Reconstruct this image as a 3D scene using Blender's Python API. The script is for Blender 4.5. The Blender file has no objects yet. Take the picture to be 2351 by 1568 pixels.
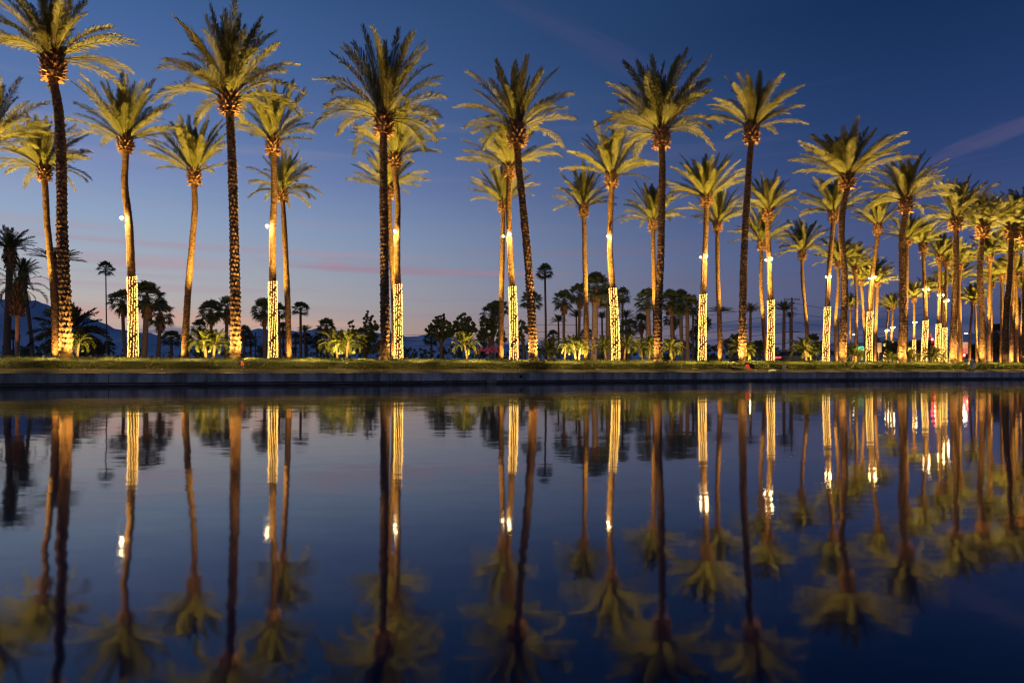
import bpy, math, random
import numpy as np
from mathutils import Vector, Matrix
random.seed(7)
DENOISE = True
S = bpy.context.scene
COL = S.collection
PI = math.pi
F, CX, HY, CH = 1567.0, 1175.5, 850.0, 0.70      # focal length, centre, horizon (in 2351 px picture units), eye height

def at(x, y, Y):
    return Vector(((x - CX) / F * Y, Y, CH + (HY - y) / F * Y))

# ------------------------------------------------------------------ object helpers
def meta(o, label=None, cat=None, group=None, kind=None):
    if label: o['label'] = label
    if cat: o['category'] = cat
    if group: o['group'] = group
    if kind: o['kind'] = kind
    return o

def link(o, parent=None):
    COL.objects.link(o)
    if parent is not None: o.parent = parent
    return o

def thing(name, loc, label, cat, group=None, rz=0.0):
    o = bpy.data.objects.new(name, None)
    o.empty_display_size = 0.2
    o.location = loc; o.rotation_euler = (0, 0, rz)
    link(o)
    return meta(o, label, cat, group)

class MB:
    """collects shapes for one mesh"""
    def __init__(s): s.v = []; s.f = []
    def add(s, vs, fs):
        n = len(s.v); s.v.extend([tuple(v) for v in vs]); s.f.extend([tuple(i + n for i in f) for f in fs]); return s
    def box(s, x0, x1, y0, y1, z0, z1, bev=0.0):
        if bev <= 0:
            vs = [(x0,y0,z0),(x1,y0,z0),(x1,y1,z0),(x0,y1,z0),(x0,y0,z1),(x1,y0,z1),(x1,y1,z1),(x0,y1,z1)]
            return s.add(vs, [(0,3,2,1),(4,5,6,7),(0,1,5,4),(1,2,6,5),(2,3,7,6),(3,0,4,7)])
        b = bev
        ring = [(x0+b,y0),(x1-b,y0),(x1,y0+b),(x1,y1-b),(x1-b,y1),(x0+b,y1),(x0,y1-b),(x0,y0+b)]
        cx, cy = (x0+x1)/2, (y0+y1)/2
        def ins(p): return (p[0] + (b if p[0] < cx else -b)*0.7, p[1] + (b if p[1] < cy else -b)*0.7)
        L = [[(*ins(p), z0) for p in ring], [(*p, z0+b) for p in ring], [(*p, z1-b) for p in ring], [(*ins(p), z1) for p in ring]]
        vs = [v for l in L for v in l]; fs = [tuple(reversed(range(8))), tuple(range(24, 32))]
        for k in range(3):
            for i in range(8):
                j = (i+1) % 8
                fs.append((k*8+i, k*8+j, k*8+8+j, k*8+8+i))
        return s.add(vs, fs)
    def tube(s, pts, rad, n=8, cap=True):
        pts = [Vector(p) for p in pts]
        if not hasattr(rad, '__len__'): rad = [rad]*len(pts)
        vs, fs = [], []
        for i, p in enumerate(pts):
            t = (pts[min(i+1, len(pts)-1)] - pts[max(i-1, 0)]).normalized()
            a = Vector((0, 0, 1)) if abs(t.z) < 0.9 else Vector((1, 0, 0))
            e1 = t.cross(a).normalized(); e2 = t.cross(e1)
            for k in range(n):
                an = 2*PI*k/n
                vs.append(p + (e1*math.cos(an) + e2*math.sin(an))*rad[i])
        for i in range(len(pts)-1):
            for k in range(n):
                j = (k+1) % n
                fs.append((i*n+k, i*n+j, (i+1)*n+j, (i+1)*n+k))
        if cap: fs += [tuple(range(n)), tuple(reversed(range((len(pts)-1)*n, len(pts)*n)))]
        return s.add(vs, fs)
    def ball(s, c, r, seg=8, rings=5, sc=(1,1,1)):
        vs = [(c[0], c[1], c[2]-r*sc[2])]; fs = []
        for i in range(1, rings):
            ph = -PI/2 + PI*i/rings
            for k in range(seg):
                a = 2*PI*k/seg
                vs.append((c[0]+r*sc[0]*math.cos(ph)*math.cos(a), c[1]+r*sc[1]*math.cos(ph)*math.sin(a), c[2]+r*sc[2]*math.sin(ph)))
        vs.append((c[0], c[1], c[2]+r*sc[2])); T = len(vs)-1
        for k in range(seg):
            j = (k+1) % seg
            fs.append((0, 1+j, 1+k)); fs.append((T, T-seg+k, T-seg+j))
            for i in range(rings-2):
                fs.append((1+i*seg+k, 1+i*seg+j, 1+(i+1)*seg+j, 1+(i+1)*seg+k))
        return s.add(vs, fs)
    def mesh(s, name, m, smooth=False):
        me = bpy.data.meshes.new(name); me.from_pydata(s.v, [], s.f); me.update()
        if m: me.materials.append(m)
        if smooth: me.polygons.foreach_set('use_smooth', [True]*len(me.polygons))
        return me
    def obj(s, name, m, parent=None, smooth=False):
        return link(bpy.data.objects.new(name, s.mesh(name, m, smooth)), parent)

def np_mesh(name, V, quads, m, smooth=False, tris=None):
    """fast mesh from numpy arrays"""
    me = bpy.data.meshes.new(name)
    V = np.asarray(V, dtype=np.float32); quads = np.asarray(quads, dtype=np.int32).reshape(-1, 4)
    tr = np.zeros((0, 3), np.int32) if tris is None else np.asarray(tris, dtype=np.int32).reshape(-1, 3)
    nq, nt = len(quads), len(tr)
    me.vertices.add(len(V)); me.vertices.foreach_set('co', V.ravel())
    me.loops.add(nq*4 + nt*3); me.loops.foreach_set('vertex_index', np.concatenate([quads.ravel(), tr.ravel()]))
    me.polygons.add(nq + nt)
    me.polygons.foreach_set('loop_start', np.concatenate([np.arange(nq)*4, nq*4 + np.arange(nt)*3]).astype(np.int32))
    me.update(calc_edges=True)
    if m: me.materials.append(m)
    if smooth: me.polygons.foreach_set('use_smooth', [True]*len(me.polygons))
    me.validate()
    return me

# ------------------------------------------------------------------ materials
def newmat(name):
    m = bpy.data.materials.new(name); m.use_nodes = True
    nt = m.node_tree; nt.nodes.clear()
    return m, nt, nt.nodes, nt.links

def mat(name, c1, c2=None, scale=6.0, rough=0.8, detail=6, stretch=(1,1,1), metallic=0.0, spec=0.3, bump=0.0, bscale=None, contrast=(0.35, 0.65)):
    m, nt, N, L = newmat(name)
    out = N.new('ShaderNodeOutputMaterial'); p = N.new('ShaderNodeBsdfPrincipled')
    L.new(p.outputs[0], out.inputs[0])
    p.inputs['Roughness'].default_value = rough; p.inputs['Metallic'].default_value = metallic
    p.inputs['Specular IOR Level'].default_value = spec
    tc = N.new('ShaderNodeTexCoord'); mp = N.new('ShaderNodeMapping'); mp.inputs['Scale'].default_value = stretch
    L.new(tc.outputs['Object'], mp.inputs[0])
    if c2 is not None:
        n = N.new('ShaderNodeTexNoise'); n.inputs['Scale'].default_value = scale; n.inputs['Detail'].default_value = detail
        L.new(mp.outputs[0], n.inputs['Vector'])
        r = N.new('ShaderNodeValToRGB'); r.color_ramp.elements[0].position = contrast[0]; r.color_ramp.elements[1].position = contrast[1]
        r.color_ramp.elements[0].color = (*c1, 1); r.color_ramp.elements[1].color = (*c2, 1)
        L.new(n.outputs['Fac'], r.inputs[0]); L.new(r.outputs[0], p.inputs['Base Color'])
    else:
        p.inputs['Base Color'].default_value = (*c1, 1)
    if bump > 0:
        nb = N.new('ShaderNodeTexNoise'); nb.inputs['Scale'].default_value = bscale or scale*4; nb.inputs['Detail'].default_value = 4
        L.new(mp.outputs[0], nb.inputs['Vector'])
        b = N.new('ShaderNodeBump'); b.inputs['Strength'].default_value = 1.0; b.inputs['Distance'].default_value = bump
        L.new(nb.outputs['Fac'], b.inputs['Height']); L.new(b.outputs[0], p.inputs['Normal'])
    return m

def leafmat(name, c1, c2, scale=1.5, trans=0.25, rough=0.55):
    m, nt, N, L = newmat(name)
    out = N.new('ShaderNodeOutputMaterial'); p = N.new('ShaderNodeBsdfPrincipled'); t = N.new('ShaderNodeBsdfTranslucent'); mx = N.new('ShaderNodeMixShader')
    p.inputs['Roughness'].default_value = rough; p.inputs['Specular IOR Level'].default_value = 0.35
    mx.inputs[0].default_value = trans
    tc = N.new('ShaderNodeTexCoord'); n = N.new('ShaderNodeTexNoise'); n.inputs['Scale'].default_value = scale; n.inputs['Detail'].default_value = 5
    L.new(tc.outputs['Object'], n.inputs['Vector'])
    r = N.new('ShaderNodeValToRGB'); r.color_ramp.elements[0].position = 0.33; r.color_ramp.elements[1].position = 0.67
    r.color_ramp.elements[0].color = (*c1, 1); r.color_ramp.elements[1].color = (*c2, 1)
    L.new(n.outputs['Fac'], r.inputs[0])
    L.new(r.outputs[0], p.inputs['Base Color']); L.new(r.outputs[0], t.inputs['Color'])
    L.new(p.outputs[0], mx.inputs[1]); L.new(t.outputs[0], mx.inputs[2]); L.new(mx.outputs[0], out.inputs[0])
    return m

def emat(name, col, strength, sample=False):
    m, nt, N, L = newmat(name)
    out = N.new('ShaderNodeOutputMaterial'); e = N.new('ShaderNodeEmission')
    e.inputs[0].default_value = (*col, 1); e.inputs[1].default_value = strength
    L.new(e.outputs[0], out.inputs[0])
    m.cycles.emission_sampling = 'AUTO' if sample else 'NONE'
    return m

M_FROND = leafmat('date_palm_leaf', (0.072, 0.074, 0.013), (0.16, 0.152, 0.030), 1.2, 0.28)
M_PYGMY = leafmat('pygmy_palm_leaf', (0.10, 0.11, 0.012), (0.18, 0.175, 0.020), 3.0, 0.30)
M_FAN = leafmat('fan_palm_leaf', (0.050, 0.068, 0.024), (0.10, 0.12, 0.045), 1.5, 0.15)
M_LEAF = leafmat('tree_leaf', (0.040, 0.058, 0.020), (0.09, 0.11, 0.040), 0.8, 0.15)
M_PINK = leafmat('bougainvillea_bloom', (0.20, 0.03, 0.10), (0.30, 0.06, 0.16), 2.0, 0.2)
M_HEDGE = leafmat('hedge_leaf', (0.055, 0.075, 0.010), (0.15, 0.16, 0.020), 2.2, 0.30, 0.4)
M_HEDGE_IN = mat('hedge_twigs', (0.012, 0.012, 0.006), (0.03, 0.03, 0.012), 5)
M_TRUNK = mat('date_palm_bark', (0.065, 0.032, 0.013), (0.26, 0.145, 0.058), 5.0, 0.9, 8, (1, 1, 2.2), bump=0.02, bscale=26)
M_TRUNK_SHADED = mat('shaded_date_palm_bark', (0.045, 0.025, 0.012), (0.24, 0.145, 0.065), 5.0, 0.9, 8, (1, 1, 2.2), bump=0.02, bscale=26)  # darker bark copy; shade of the front-row upper trunks put into colour
M_STUB = mat('cut_frond_stub', (0.10, 0.045, 0.018), (0.34, 0.19, 0.085), 5.0, 0.85, 6, (1, 1, 1), bump=0.02, bscale=24)
M_FTRUNK = mat('fan_palm_bark', (0.10, 0.06, 0.04), (0.20, 0.13, 0.09), 3.0, 0.9, 6, (1, 1, 4))
M_PTRUNK = mat('pygmy_palm_bark', (0.16, 0.09, 0.04), (0.28, 0.17, 0.08), 12, 0.9, 5, (1, 1, 2))
M_PALE = mat('pale_trunk', (0.26, 0.16, 0.10), (0.38, 0.25, 0.16), 3.0, 0.8, 4, (1, 1, 3))
M_WOOD = mat('tree_bark', (0.06, 0.045, 0.03), (0.12, 0.09, 0.06), 4, 0.9)
M_POLE = mat('pole_timber', (0.10, 0.055, 0.035), (0.16, 0.10, 0.07), 4, 0.9, 4, (1, 1, 0.2))
M_METAL = mat('grey_metal', (0.20, 0.20, 0.21), (0.30, 0.30, 0.31), 8, 0.5, metallic=0.3)
M_DARK = mat('black_plastic', (0.012, 0.012, 0.014), (0.02, 0.02, 0.022), 8, 0.5)
M_ROCK = mat('pale_rock', (0.30, 0.27, 0.24), (0.45, 0.42, 0.38), 9, 0.9, bump=0.02)
M_BOX = mat('beige_cabinet_paint', (0.36, 0.33, 0.29), (0.44, 0.41, 0.36), 5, 0.6)

def concrete():
    m, nt, N, L = newmat('pond_wall_concrete')
    out = N.new('ShaderNodeOutputMaterial'); p = N.new('ShaderNodeBsdfPrincipled'); L.new(p.outputs[0], out.inputs[0])
    p.inputs['Roughness'].default_value = 0.85; p.inputs['Specular IOR Level'].default_value = 0.3
    tc = N.new('ShaderNodeTexCoord')
    m1 = N.new('ShaderNodeMapping'); m1.inputs['Scale'].default_value = (1.0, 1.0, 0.25)
    L.new(tc.outputs['Object'], m1.inputs[0])
    a = N.new('ShaderNodeTexNoise'); a.inputs['Scale'].default_value = 1.7; a.inputs['Detail'].default_value = 7; a.inputs['Roughness'].default_value = 0.65
    L.new(m1.outputs[0], a.inputs['Vector'])
    b = N.new('ShaderNodeTexNoise'); b.inputs['Scale'].default_value = 0.35; b.inputs['Detail'].default_value = 3
    L.new(tc.outputs['Object'], b.inputs['Vector'])
    r1 = N.new('ShaderNodeValToRGB'); r1.color_ramp.elements[0].position = 0.38; r1.color_ramp.elements[1].position = 0.62
    r1.color_ramp.elements[0].color = (0.22, 0.19, 0.16, 1); r1.color_ramp.elements[1].color = (0.66, 0.59, 0.53, 1)
    L.new(a.outputs['Fac'], r1.inputs[0])
    r2 = N.new('ShaderNodeValToRGB'); r2.color_ramp.elements[0].position = 0.38; r2.color_ramp.elements[1].position = 0.62
    r2.color_ramp.elements[0].color = (0.80, 0.86, 0.80, 1); r2.color_ramp.elements[1].color = (1.08, 0.98, 1.0, 1)
    L.new(b.outputs['Fac'], r2.inputs[0])
    mx = N.new('ShaderNodeMix'); mx.data_type = 'RGBA'; mx.blend_type = 'MULTIPLY'; mx.inputs[0].default_value = 1.0
    L.new(r1.outputs[0], mx.inputs[6]); L.new(r2.outputs[0], mx.inputs[7]); L.new(mx.outputs[2], p.inputs['Base Color'])
    bp = N.new('ShaderNodeBump'); bp.inputs['Strength'].default_value = 0.6; bp.inputs['Distance'].default_value = 0.01
    L.new(a.outputs['Fac'], bp.inputs['Height']); L.new(bp.outputs[0], p.inputs['Normal'])
    return m
M_CONC = concrete()

def water():
    m, nt, N, L = newmat('pond_water')
    out = N.new('ShaderNodeOutputMaterial'); p = N.new('ShaderNodeBsdfPrincipled'); L.new(p.outputs[0], out.inputs[0])
    p.inputs['Base Color'].default_value = (0.001, 0.011, 0.034, 1); p.inputs['Specular Tint'].default_value = (0.28, 0.62, 1.0, 1)
    p.inputs['Roughness'].default_value = 0.05; p.inputs['IOR'].default_value = 1.42
    tc = N.new('ShaderNodeTexCoord')
    def slopes(scale, stretch, ax, ay, detail=2):
        mp = N.new('ShaderNodeMapping'); mp.inputs['Scale'].default_value = stretch; L.new(tc.outputs['Object'], mp.inputs[0])
        n = N.new('ShaderNodeTexNoise'); n.inputs['Scale'].default_value = scale; n.inputs['Detail'].default_value = detail
        L.new(mp.outputs[0], n.inputs['Vector'])
        s = N.new('ShaderNodeVectorMath'); s.operation = 'SUBTRACT'; s.inputs[1].default_value = (0.5, 0.5, 0.5)
        L.new(n.outputs['Color'], s.inputs[0])
        k = N.new('ShaderNodeVectorMath'); k.operation = 'MULTIPLY'; k.inputs[1].default_value = (ax, ay, 0)
        L.new(s.outputs[0], k.inputs[0]); return k
    a = slopes(0.9, (0.5, 1.6, 1), 0.010, 0.018)          # long gentle swell
    b = slopes(5.0, (0.8, 2.0, 1), 0.014, 0.022, 3)       # fine ripples
    c = slopes(0.22, (0.6, 1.0, 1), 1.0, 1.0, 1)          # patches where the ripples are stronger
    ad = N.new('ShaderNodeVectorMath'); ad.operation = 'ADD'; L.new(a.outputs[0], ad.inputs[0]); L.new(b.outputs[0], ad.inputs[1])
    up = N.new('ShaderNodeVectorMath'); up.operation = 'ADD'; up.inputs[1].default_value = (0, 0, 1); L.new(ad.outputs[0], up.inputs[0])
    nr = N.new('ShaderNodeVectorMath'); nr.operation = 'NORMALIZE'; L.new(up.outputs[0], nr.inputs[0])
    L.new(nr.outputs[0], p.inputs['Normal'])
    return m
M_WATER = water()

# ------------------------------------------------------------------ camera
cam = bpy.data.cameras.new('camera'); cam.lens = 24.0; cam.sensor_width = 36.0
cam.shift_y = (HY - 784.0) / 2351.0; cam.clip_start = 0.05; cam.clip_end = 40000
co = bpy.data.objects.new('camera', cam); COL.objects.link(co)
co.location = (0, 0, CH); co.rotation_euler = (PI/2, 0, 0); S.camera = co

# ------------------------------------------------------------------ sky
W = bpy.data.worlds.new('World'); S.world = W; W.use_nodes = True
nt = W.node_tree; N = nt.nodes; L = nt.links; N.clear()
wo = N.new('ShaderNodeOutputWorld'); bg = N.new('ShaderNodeBackground'); L.new(bg.outputs[0], wo.inputs[0])
def lin(c): return tuple(((x/255.0)/12.92 if x/255.0 <= 0.04045 else ((x/255.0 + 0.055)/1.055)**2.4) for x in c)
def math_(op, a, b=None, c=None, clamp=False):
    n = N.new('ShaderNodeMath'); n.operation = op; n.use_clamp = clamp
    for i, v in enumerate((a, b, c)):
        if v is None: continue
        if hasattr(v, 'is_output') or hasattr(v, 'links'): L.new(v, n.inputs[i])
        else: n.inputs[i].default_value = v
    return n.outputs[0]
def ramp(fac, stops):
    r = N.new('ShaderNodeValToRGB'); cr = r.color_ramp; cr.interpolation = 'EASE' if False else 'LINEAR'
    while len(cr.elements) < len(stops): cr.elements.new(0.5)
    for e, (p, c) in zip(cr.elements, stops): e.position = p; e.color = (*c, 1)
    L.new(fac, r.inputs[0]); return r.outputs[0]
def mixc(f, a, b):
    n = N.new('ShaderNodeMix'); n.data_type = 'RGBA'
    if hasattr(f, 'links'): L.new(f, n.inputs[0])
    else: n.inputs[0].default_value = f
    for i, v in ((6, a), (7, b)):
        if hasattr(v, 'links'): L.new(v, n.inputs[i])
        else: n.inputs[i].default_value = (*v, 1)
    return n.outputs[2]
tc = N.new('ShaderNodeTexCoord'); sp = N.new('ShaderNodeSeparateXYZ'); L.new(tc.outputs['Generated'], sp.inputs[0])
dx, dy, dz = sp.outputs
hor = math_('SQRT', math_('ADD', math_('MULTIPLY', dx, dx), math_('MULTIPLY', dy, dy)))
el = math_('ARCTAN2', dz, hor)                   # elevation, radians
az = math_('ARCTAN2', dx, dy)                    # azimuth right of the view axis, radians
elf = math_('MULTIPLY', el, 1.0/1.5708, clamp=True)
def E(y): return math.atan((HY - y)/F)/1.5708
left = ramp(elf, [(0.0, lin((204,160,142))), (E(790), lin((206,168,146))), (E(750), lin((200,174,158))), (E(700), lin((182,177,177))), (E(640), lin((168,175,186))),
                  (E(540), lin((145,165,195))), (E(430), lin((120,140,186))), (E(320), lin((93,120,170))), (E(150), lin((71,102,155))), (E(0), lin((57,89,137))),
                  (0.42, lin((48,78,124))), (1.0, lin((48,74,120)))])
right = ramp(elf, [(0.0, lin((84,84,116))), (E(790), lin((78,82,116))), (E(740), lin((70,78,114))), (E(700), lin((80,86,122))), (E(600), lin((72,86,130))),
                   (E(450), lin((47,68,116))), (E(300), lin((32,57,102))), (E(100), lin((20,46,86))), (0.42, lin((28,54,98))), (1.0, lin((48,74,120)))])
azr = N.new('ShaderNodeMapRange'); azr.interpolation_type = 'SMOOTHSTEP'
L.new(az, azr.inputs[0]); azr.inputs[1].default_value = -0.68; azr.inputs[2].default_value = 0.58
sky = mixc(azr.outputs[0], left, right)
# thin streaks of cloud, stretched along the horizon
cv = N.new('ShaderNodeCombineXYZ'); L.new(math_('MULTIPLY', az, 2.4), cv.inputs[0]); L.new(math_('MULTIPLY', el, 46.0), cv.inputs[1])
cn = N.new('ShaderNodeTexNoise'); cn.inputs['Scale'].default_value = 1.0; cn.inputs['Detail'].default_value = 5; cn.inputs['Roughness'].default_value = 0.55
L.new(cv.outputs[0], cn.inputs['Vector'])
st = N.new('ShaderNodeMapRange'); st.interpolation_type = 'SMOOTHSTEP'; L.new(cn.outputs['Fac'], st.inputs[0]); st.inputs[1].default_value = 0.50; st.inputs[2].default_value = 0.70
band = ramp(elf, [(0.0, (0.2,)*3), (E(760), (0.6,)*3), (E(600), (0.75,)*3), (E(560), (0.55,)*3), (E(500), (0.12,)*3), (E(380), (0.25,)*3), (E(200), (0.0,)*3)])
stf = math_('MULTIPLY', st.outputs[0], band, clamp=True)
pinkc = mixc(azr.outputs[0], lin((170,156,170)), lin((86,88,122)))
sky = mixc(math_('MULTIPLY', stf, 0.75), sky, pinkc)
def blob(x, y, wx, wy, rot, lo, hi, ns=9.0):
    """wisp of cloud of its own at picture place x, y"""
    a0 = math.atan((x-CX)/F); e0 = math.atan((HY-y)/F*math.cos(a0))
    da = math_('SUBTRACT', az, a0); de = math_('SUBTRACT', el, e0)
    c, s_ = math.cos(rot), math.sin(rot)
    u = math_('DIVIDE', math_('ADD', math_('MULTIPLY', da, c), math_('MULTIPLY', de, s_)), wx)
    v = math_('DIVIDE', math_('SUBTRACT', math_('MULTIPLY', de, c), math_('MULTIPLY', da, s_)), wy)
    q = N.new('ShaderNodeCombineXYZ'); L.new(math_('MULTIPLY', u, 1.0), q.inputs[0]); L.new(v, q.inputs[1]); q.inputs[2].default_value = x*0.37
    n = N.new('ShaderNodeTexNoise'); n.inputs['Scale'].default_value = 1.3; n.inputs['Detail'].default_value = 4; L.new(q.outputs[0], n.inputs['Vector'])
    d = math_('ADD', math_('MULTIPLY', u, u), math_('MULTIPLY', v, v))
    d = math_('ADD', d, math_('MULTIPLY', math_('SUBTRACT', n.outputs['Fac'], 0.5), 2.2))
    r = N.new('ShaderNodeMapRange'); r.interpolation_type = 'SMOOTHSTEP'; L.new(d, r.inputs[0])
    r.inputs[1].default_value = 1.3; r.inputs[2].default_value = 0.0; r.inputs[3].default_value = 0.0; r.inputs[4].default_value = 1.0
    return r.outputs[0]
sky = mixc(math_('MULTIPLY', blob(2270, 318, 0.075, 0.011, 0.28, 0, 1), 0.30), sky, lin((104,94,126)))
sky = mixc(math_('MULTIPLY', blob(765, 608, 0.028, 0.010, 0.0, 0, 1), 0.45), sky, lin((168,138,158)))
sky = mixc(math_('MULTIPLY', blob(960, 625, 0.20, 0.0050, -0.01, 0, 1), 0.6), sky, lin((160,128,148)))
sky = mixc(math_('MULTIPLY', blob(520, 571, 0.30, 0.0050, 0.0, 0, 1), 0.4), sky, lin((172,142,160)))
sky = mixc(math_('MULTIPLY', blob(330, 600, 0.14, 0.010, 0.0, 0, 1), 0.5), sky, lin((178,148,162)))
sky = mixc(math_('MULTIPLY', blob(1370, 110, 0.20, 0.018, -0.42, 0, 1), 0.30), sky, lin((72,76,120)))
sky = mixc(math_('MULTIPLY', blob(1930, 745, 0.22, 0.010, 0.0, 0, 1), 0.75), sky, lin((52,66,104)))
sky = mixc(math_('MULTIPLY', blob(1300, 790, 0.40, 0.008, 0.0, 0, 1), 0.8), sky, lin((74,84,116)))
sky = mixc(math_('MULTIPLY', blob(400, 762, 0.055, 0.0075, -0.05, 0, 1), 0.9), sky, lin((96,98,128)))
sky = mixc(math_('MULTIPLY', blob(180, 716, 0.20, 0.009, 0.0, 0, 1), 0.65), sky, lin((200,158,150)))
sky = mixc(math_('MULTIPLY', blob(560, 738, 0.16, 0.007, 0.0, 0, 1), 0.65), sky, lin((206,164,148)))
sky = mixc(math_('MULTIPLY', blob(250, 655, 0.22, 0.006, 0.0, 0, 1), 0.4), sky, lin((176,150,162)))
# faint twilight of the physical sky on top
ns = N.new('ShaderNodeTexSky'); ns.sky_type = 'NISHITA'; ns.sun_disc = False; ns.sun_elevation = math.radians(-3.0); ns.sun_rotation = math.radians(-55)
av = N.new('ShaderNodeMix'); av.data_type = 'RGBA'; av.blend_type = 'ADD'; av.inputs[0].default_value = 0.002
L.new(sky, av.inputs[6]); L.new(ns.outputs[0], av.inputs[7])
L.new(av.outputs[2], bg.inputs[0]); bg.inputs[1].default_value = 1.0

# ------------------------------------------------------------------ pond edge frame: s along the wall, t away from the water
P0 = Vector((-21.08, 28.1, 0)); P1 = Vector((39.2, 52.2, 0))
U = (P1 - P0).normalized(); NV = Vector((-U.y, U.x, 0))
def st_(s, t, z=0.0):
    p = P0 + U*s + NV*t; return Vector((p.x, p.y, z))
def wall_hit(x, t):
    """point on the line t behind the wall face seen at picture column x; returns (X, Y, s)"""
    k = (x - CX)/F
    a = P0 + NV*t
    s = (k*a.y - a.x)/(U.x - k*U.y)
    p = a + U*s
    return p.x, p.y, s
SA, SB = -45.0, 190.0
GZ = 1.25

# wall: sheets swept along the pond edge, with panel joints
def sweep(profile, s0, s1, n=1):
    mb = MB(); vs = []; fs = []; k = len(profile)
    for i in range(n+1):
        s = s0 + (s1-s0)*i/n
        for (t, z) in profile: vs.append(st_(s, t, z))
    for i in range(n):
        for j in range(k):
            q = (j+1) % k
            fs.append((i*k+j, i*k+q, (i+1)*k+q, (i+1)*k+j))
    fs += [tuple(range(k-1, -1, -1)), tuple(range(n*k, n*k+k))]
    return mb.add(vs, fs)
wall = thing('pond_wall', st_(0, 0, 0), 'low grey concrete wall along the far side of the pond', 'wall')
wi = wall.matrix_world
def w_child(mb, name, m, smooth=False):
    mb.v = [(v[0]-P0.x, v[1]-P0.y, v[2]) for v in mb.v]
    return mb.obj(name, m, wall, smooth)
wb = MB()
s = SA; random.seed(3)
while s < SB:
    e = s + 6.1
    pr = [(0.0, 0.165), (0.0, 0.535), (-0.025, 0.545), (-0.028, 0.572), (-0.018, 0.580), (0.30, 0.580), (0.30, 0.165)]
    q = sweep(pr, s+0.006, e-0.006); wb.add(q.v, q.f); s = e+0.012
w_child(wb, 'wall_face', M_CONC)
w_child(sweep([(0.028, 0.17), (0.028, 0.53), (0.27, 0.53), (0.27, 0.17)], SA, SB), 'joint_filler', M_DARK)
w_child(sweep([(0.05, -0.3), (0.05, 0.166), (0.28, 0.166), (0.28, -0.3)], SA, SB), 'shadow_recess', mat('dark_recess_concrete', (0.05,0.045,0.04), (0.10,0.09,0.08), 2))  # recess behind the ledge, in darker concrete
w_child(sweep([(-0.06, 0.045), (-0.06, 0.110), (-0.05, 0.118), (0.049, 0.118), (0.049, 0.045)], SA, SB), 'ledge', mat('stained_ledge_concrete', (0.08,0.07,0.06), (0.20,0.17,0.15), 1.5, stretch=(1,1,1)))

# water sheet
wv = [st_(SA, 0.045, 0), st_(SB, 0.045, 0), Vector((160, -60, 0)), Vector((-120, -60, 0))]
wm = MB().add(wv, [(3, 2, 1, 0)]); wtr = wm.obj('pond_water', M_WATER); meta(wtr, kind='structure')
if wtr.data.polygons[0].normal.z < 0: wtr.data.flip_normals()

# ground: rises from the wall top to the planting level and then runs flat to the horizon
def ground_z(t):
    pts = [(0.30, 0.572), (0.9, 0.70), (1.3, 0.80), (3.6, 1.18), (5.0, GZ), (1e9, GZ)]
    for (a, za), (b, zb) in zip(pts, pts[1:]):
        if t <= b: return za + (zb-za)*max(0, t-a)/(b-a)
    return GZ
tv = [0.298, 0.5, 0.7, 0.9, 1.1, 1.3, 2.0, 2.8, 3.6, 5.0, 12, 40, 200, 1500, 15000]
sv = [-15000, -1500, -200] + [SA + i*1.0 for i in range(int((SB-SA)/1.0)+1)] + [400, 1500, 15000]
gv, gf = [], []
for si in sv:
    for t in tv:
        z = ground_z(t) + (random.uniform(-0.012, 0.015) if 0.4 < t < 6 else 0)
        gv.append(st_(si, t, z))
for i in range(len(sv)-1):
    for j in range(len(tv)-1):
        a = i*len(tv)+j; gf.append((a, a+len(tv), a+len(tv)+1, a+1))
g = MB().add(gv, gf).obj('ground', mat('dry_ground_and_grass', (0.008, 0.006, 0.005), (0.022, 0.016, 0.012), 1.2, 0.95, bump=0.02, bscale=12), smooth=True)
meta(g, kind='structure')

# asphalt road beyond the palms
road = sweep([(44.0, GZ+0.004), (58.0, GZ+0.004)], -120, 260, 4)
road.f = [f for f in road.f if len(f) == 4][:]
rd = MB().add([st_(-120, 46, GZ+0.004), st_(260, 46, GZ+0.004), st_(260, 60, GZ+0.004), st_(-120, 60, GZ+0.004)], [(0,1,2,3)]).obj('road', mat('asphalt', (0.04,0.04,0.042), (0.06,0.06,0.06), 20, 0.85))
meta(rd, kind='structure')

# ------------------------------------------------------------------ mountains
def ridge(name, pts, D, seed, depth=2500):
    rnd = random.Random(seed)
    xs = np.linspace(pts[0][0], pts[-1][0], 160)
    ys = np.interp(xs, [p[0] for p in pts], [p[1] for p in pts])
    vs, fs = [], []; R = 7
    for i, (x, y) in enumerate(zip(xs, ys)):
        j = 0
        for oct_, am in ((9, 3.0), (23, 1.7), (51, 0.9)):
            j += am*math.sin(i/160*oct_*6.28 + seed*oct_)
        h = max(5.0, (HY - y - j*0.9)/F*D)
        for k in range(R):
            f = k/(R-1)
            yy = D - depth*(1-f)
            hh = h*(f**1.25)*(1 + (0.05*math.sin(i*0.35 + k*1.1 + seed) if k < R-1 else 0)) + GZ
            vs.append(((x-CX)/F*D, yy, hh if k else 0.5))
        vs.append(((x-CX)/F*D, D + depth*0.6, 0.5))
    C = R+1
    for i in range(len(xs)-1):
        for k in range(C-1): fs.append((i*C+k, (i+1)*C+k, (i+1)*C+k+1, i*C+k+1))
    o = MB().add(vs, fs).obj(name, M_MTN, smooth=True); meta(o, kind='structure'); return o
M_MTN = mat('hazy_desert_mountain', (0.36, 0.38, 0.46), (0.50, 0.51, 0.58), 0.0015, 0.95, 8)  # distance haze put into the colour: paler and bluer rock
ridge('mountain', [(-500, 640), (-150, 655), (0, 683), (56, 690), (112, 700), (197, 729), (230, 742), (267, 752), (318, 763), (351, 770), (430, 778), (590, 800), (700, 830)], 8500, 1)
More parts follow.
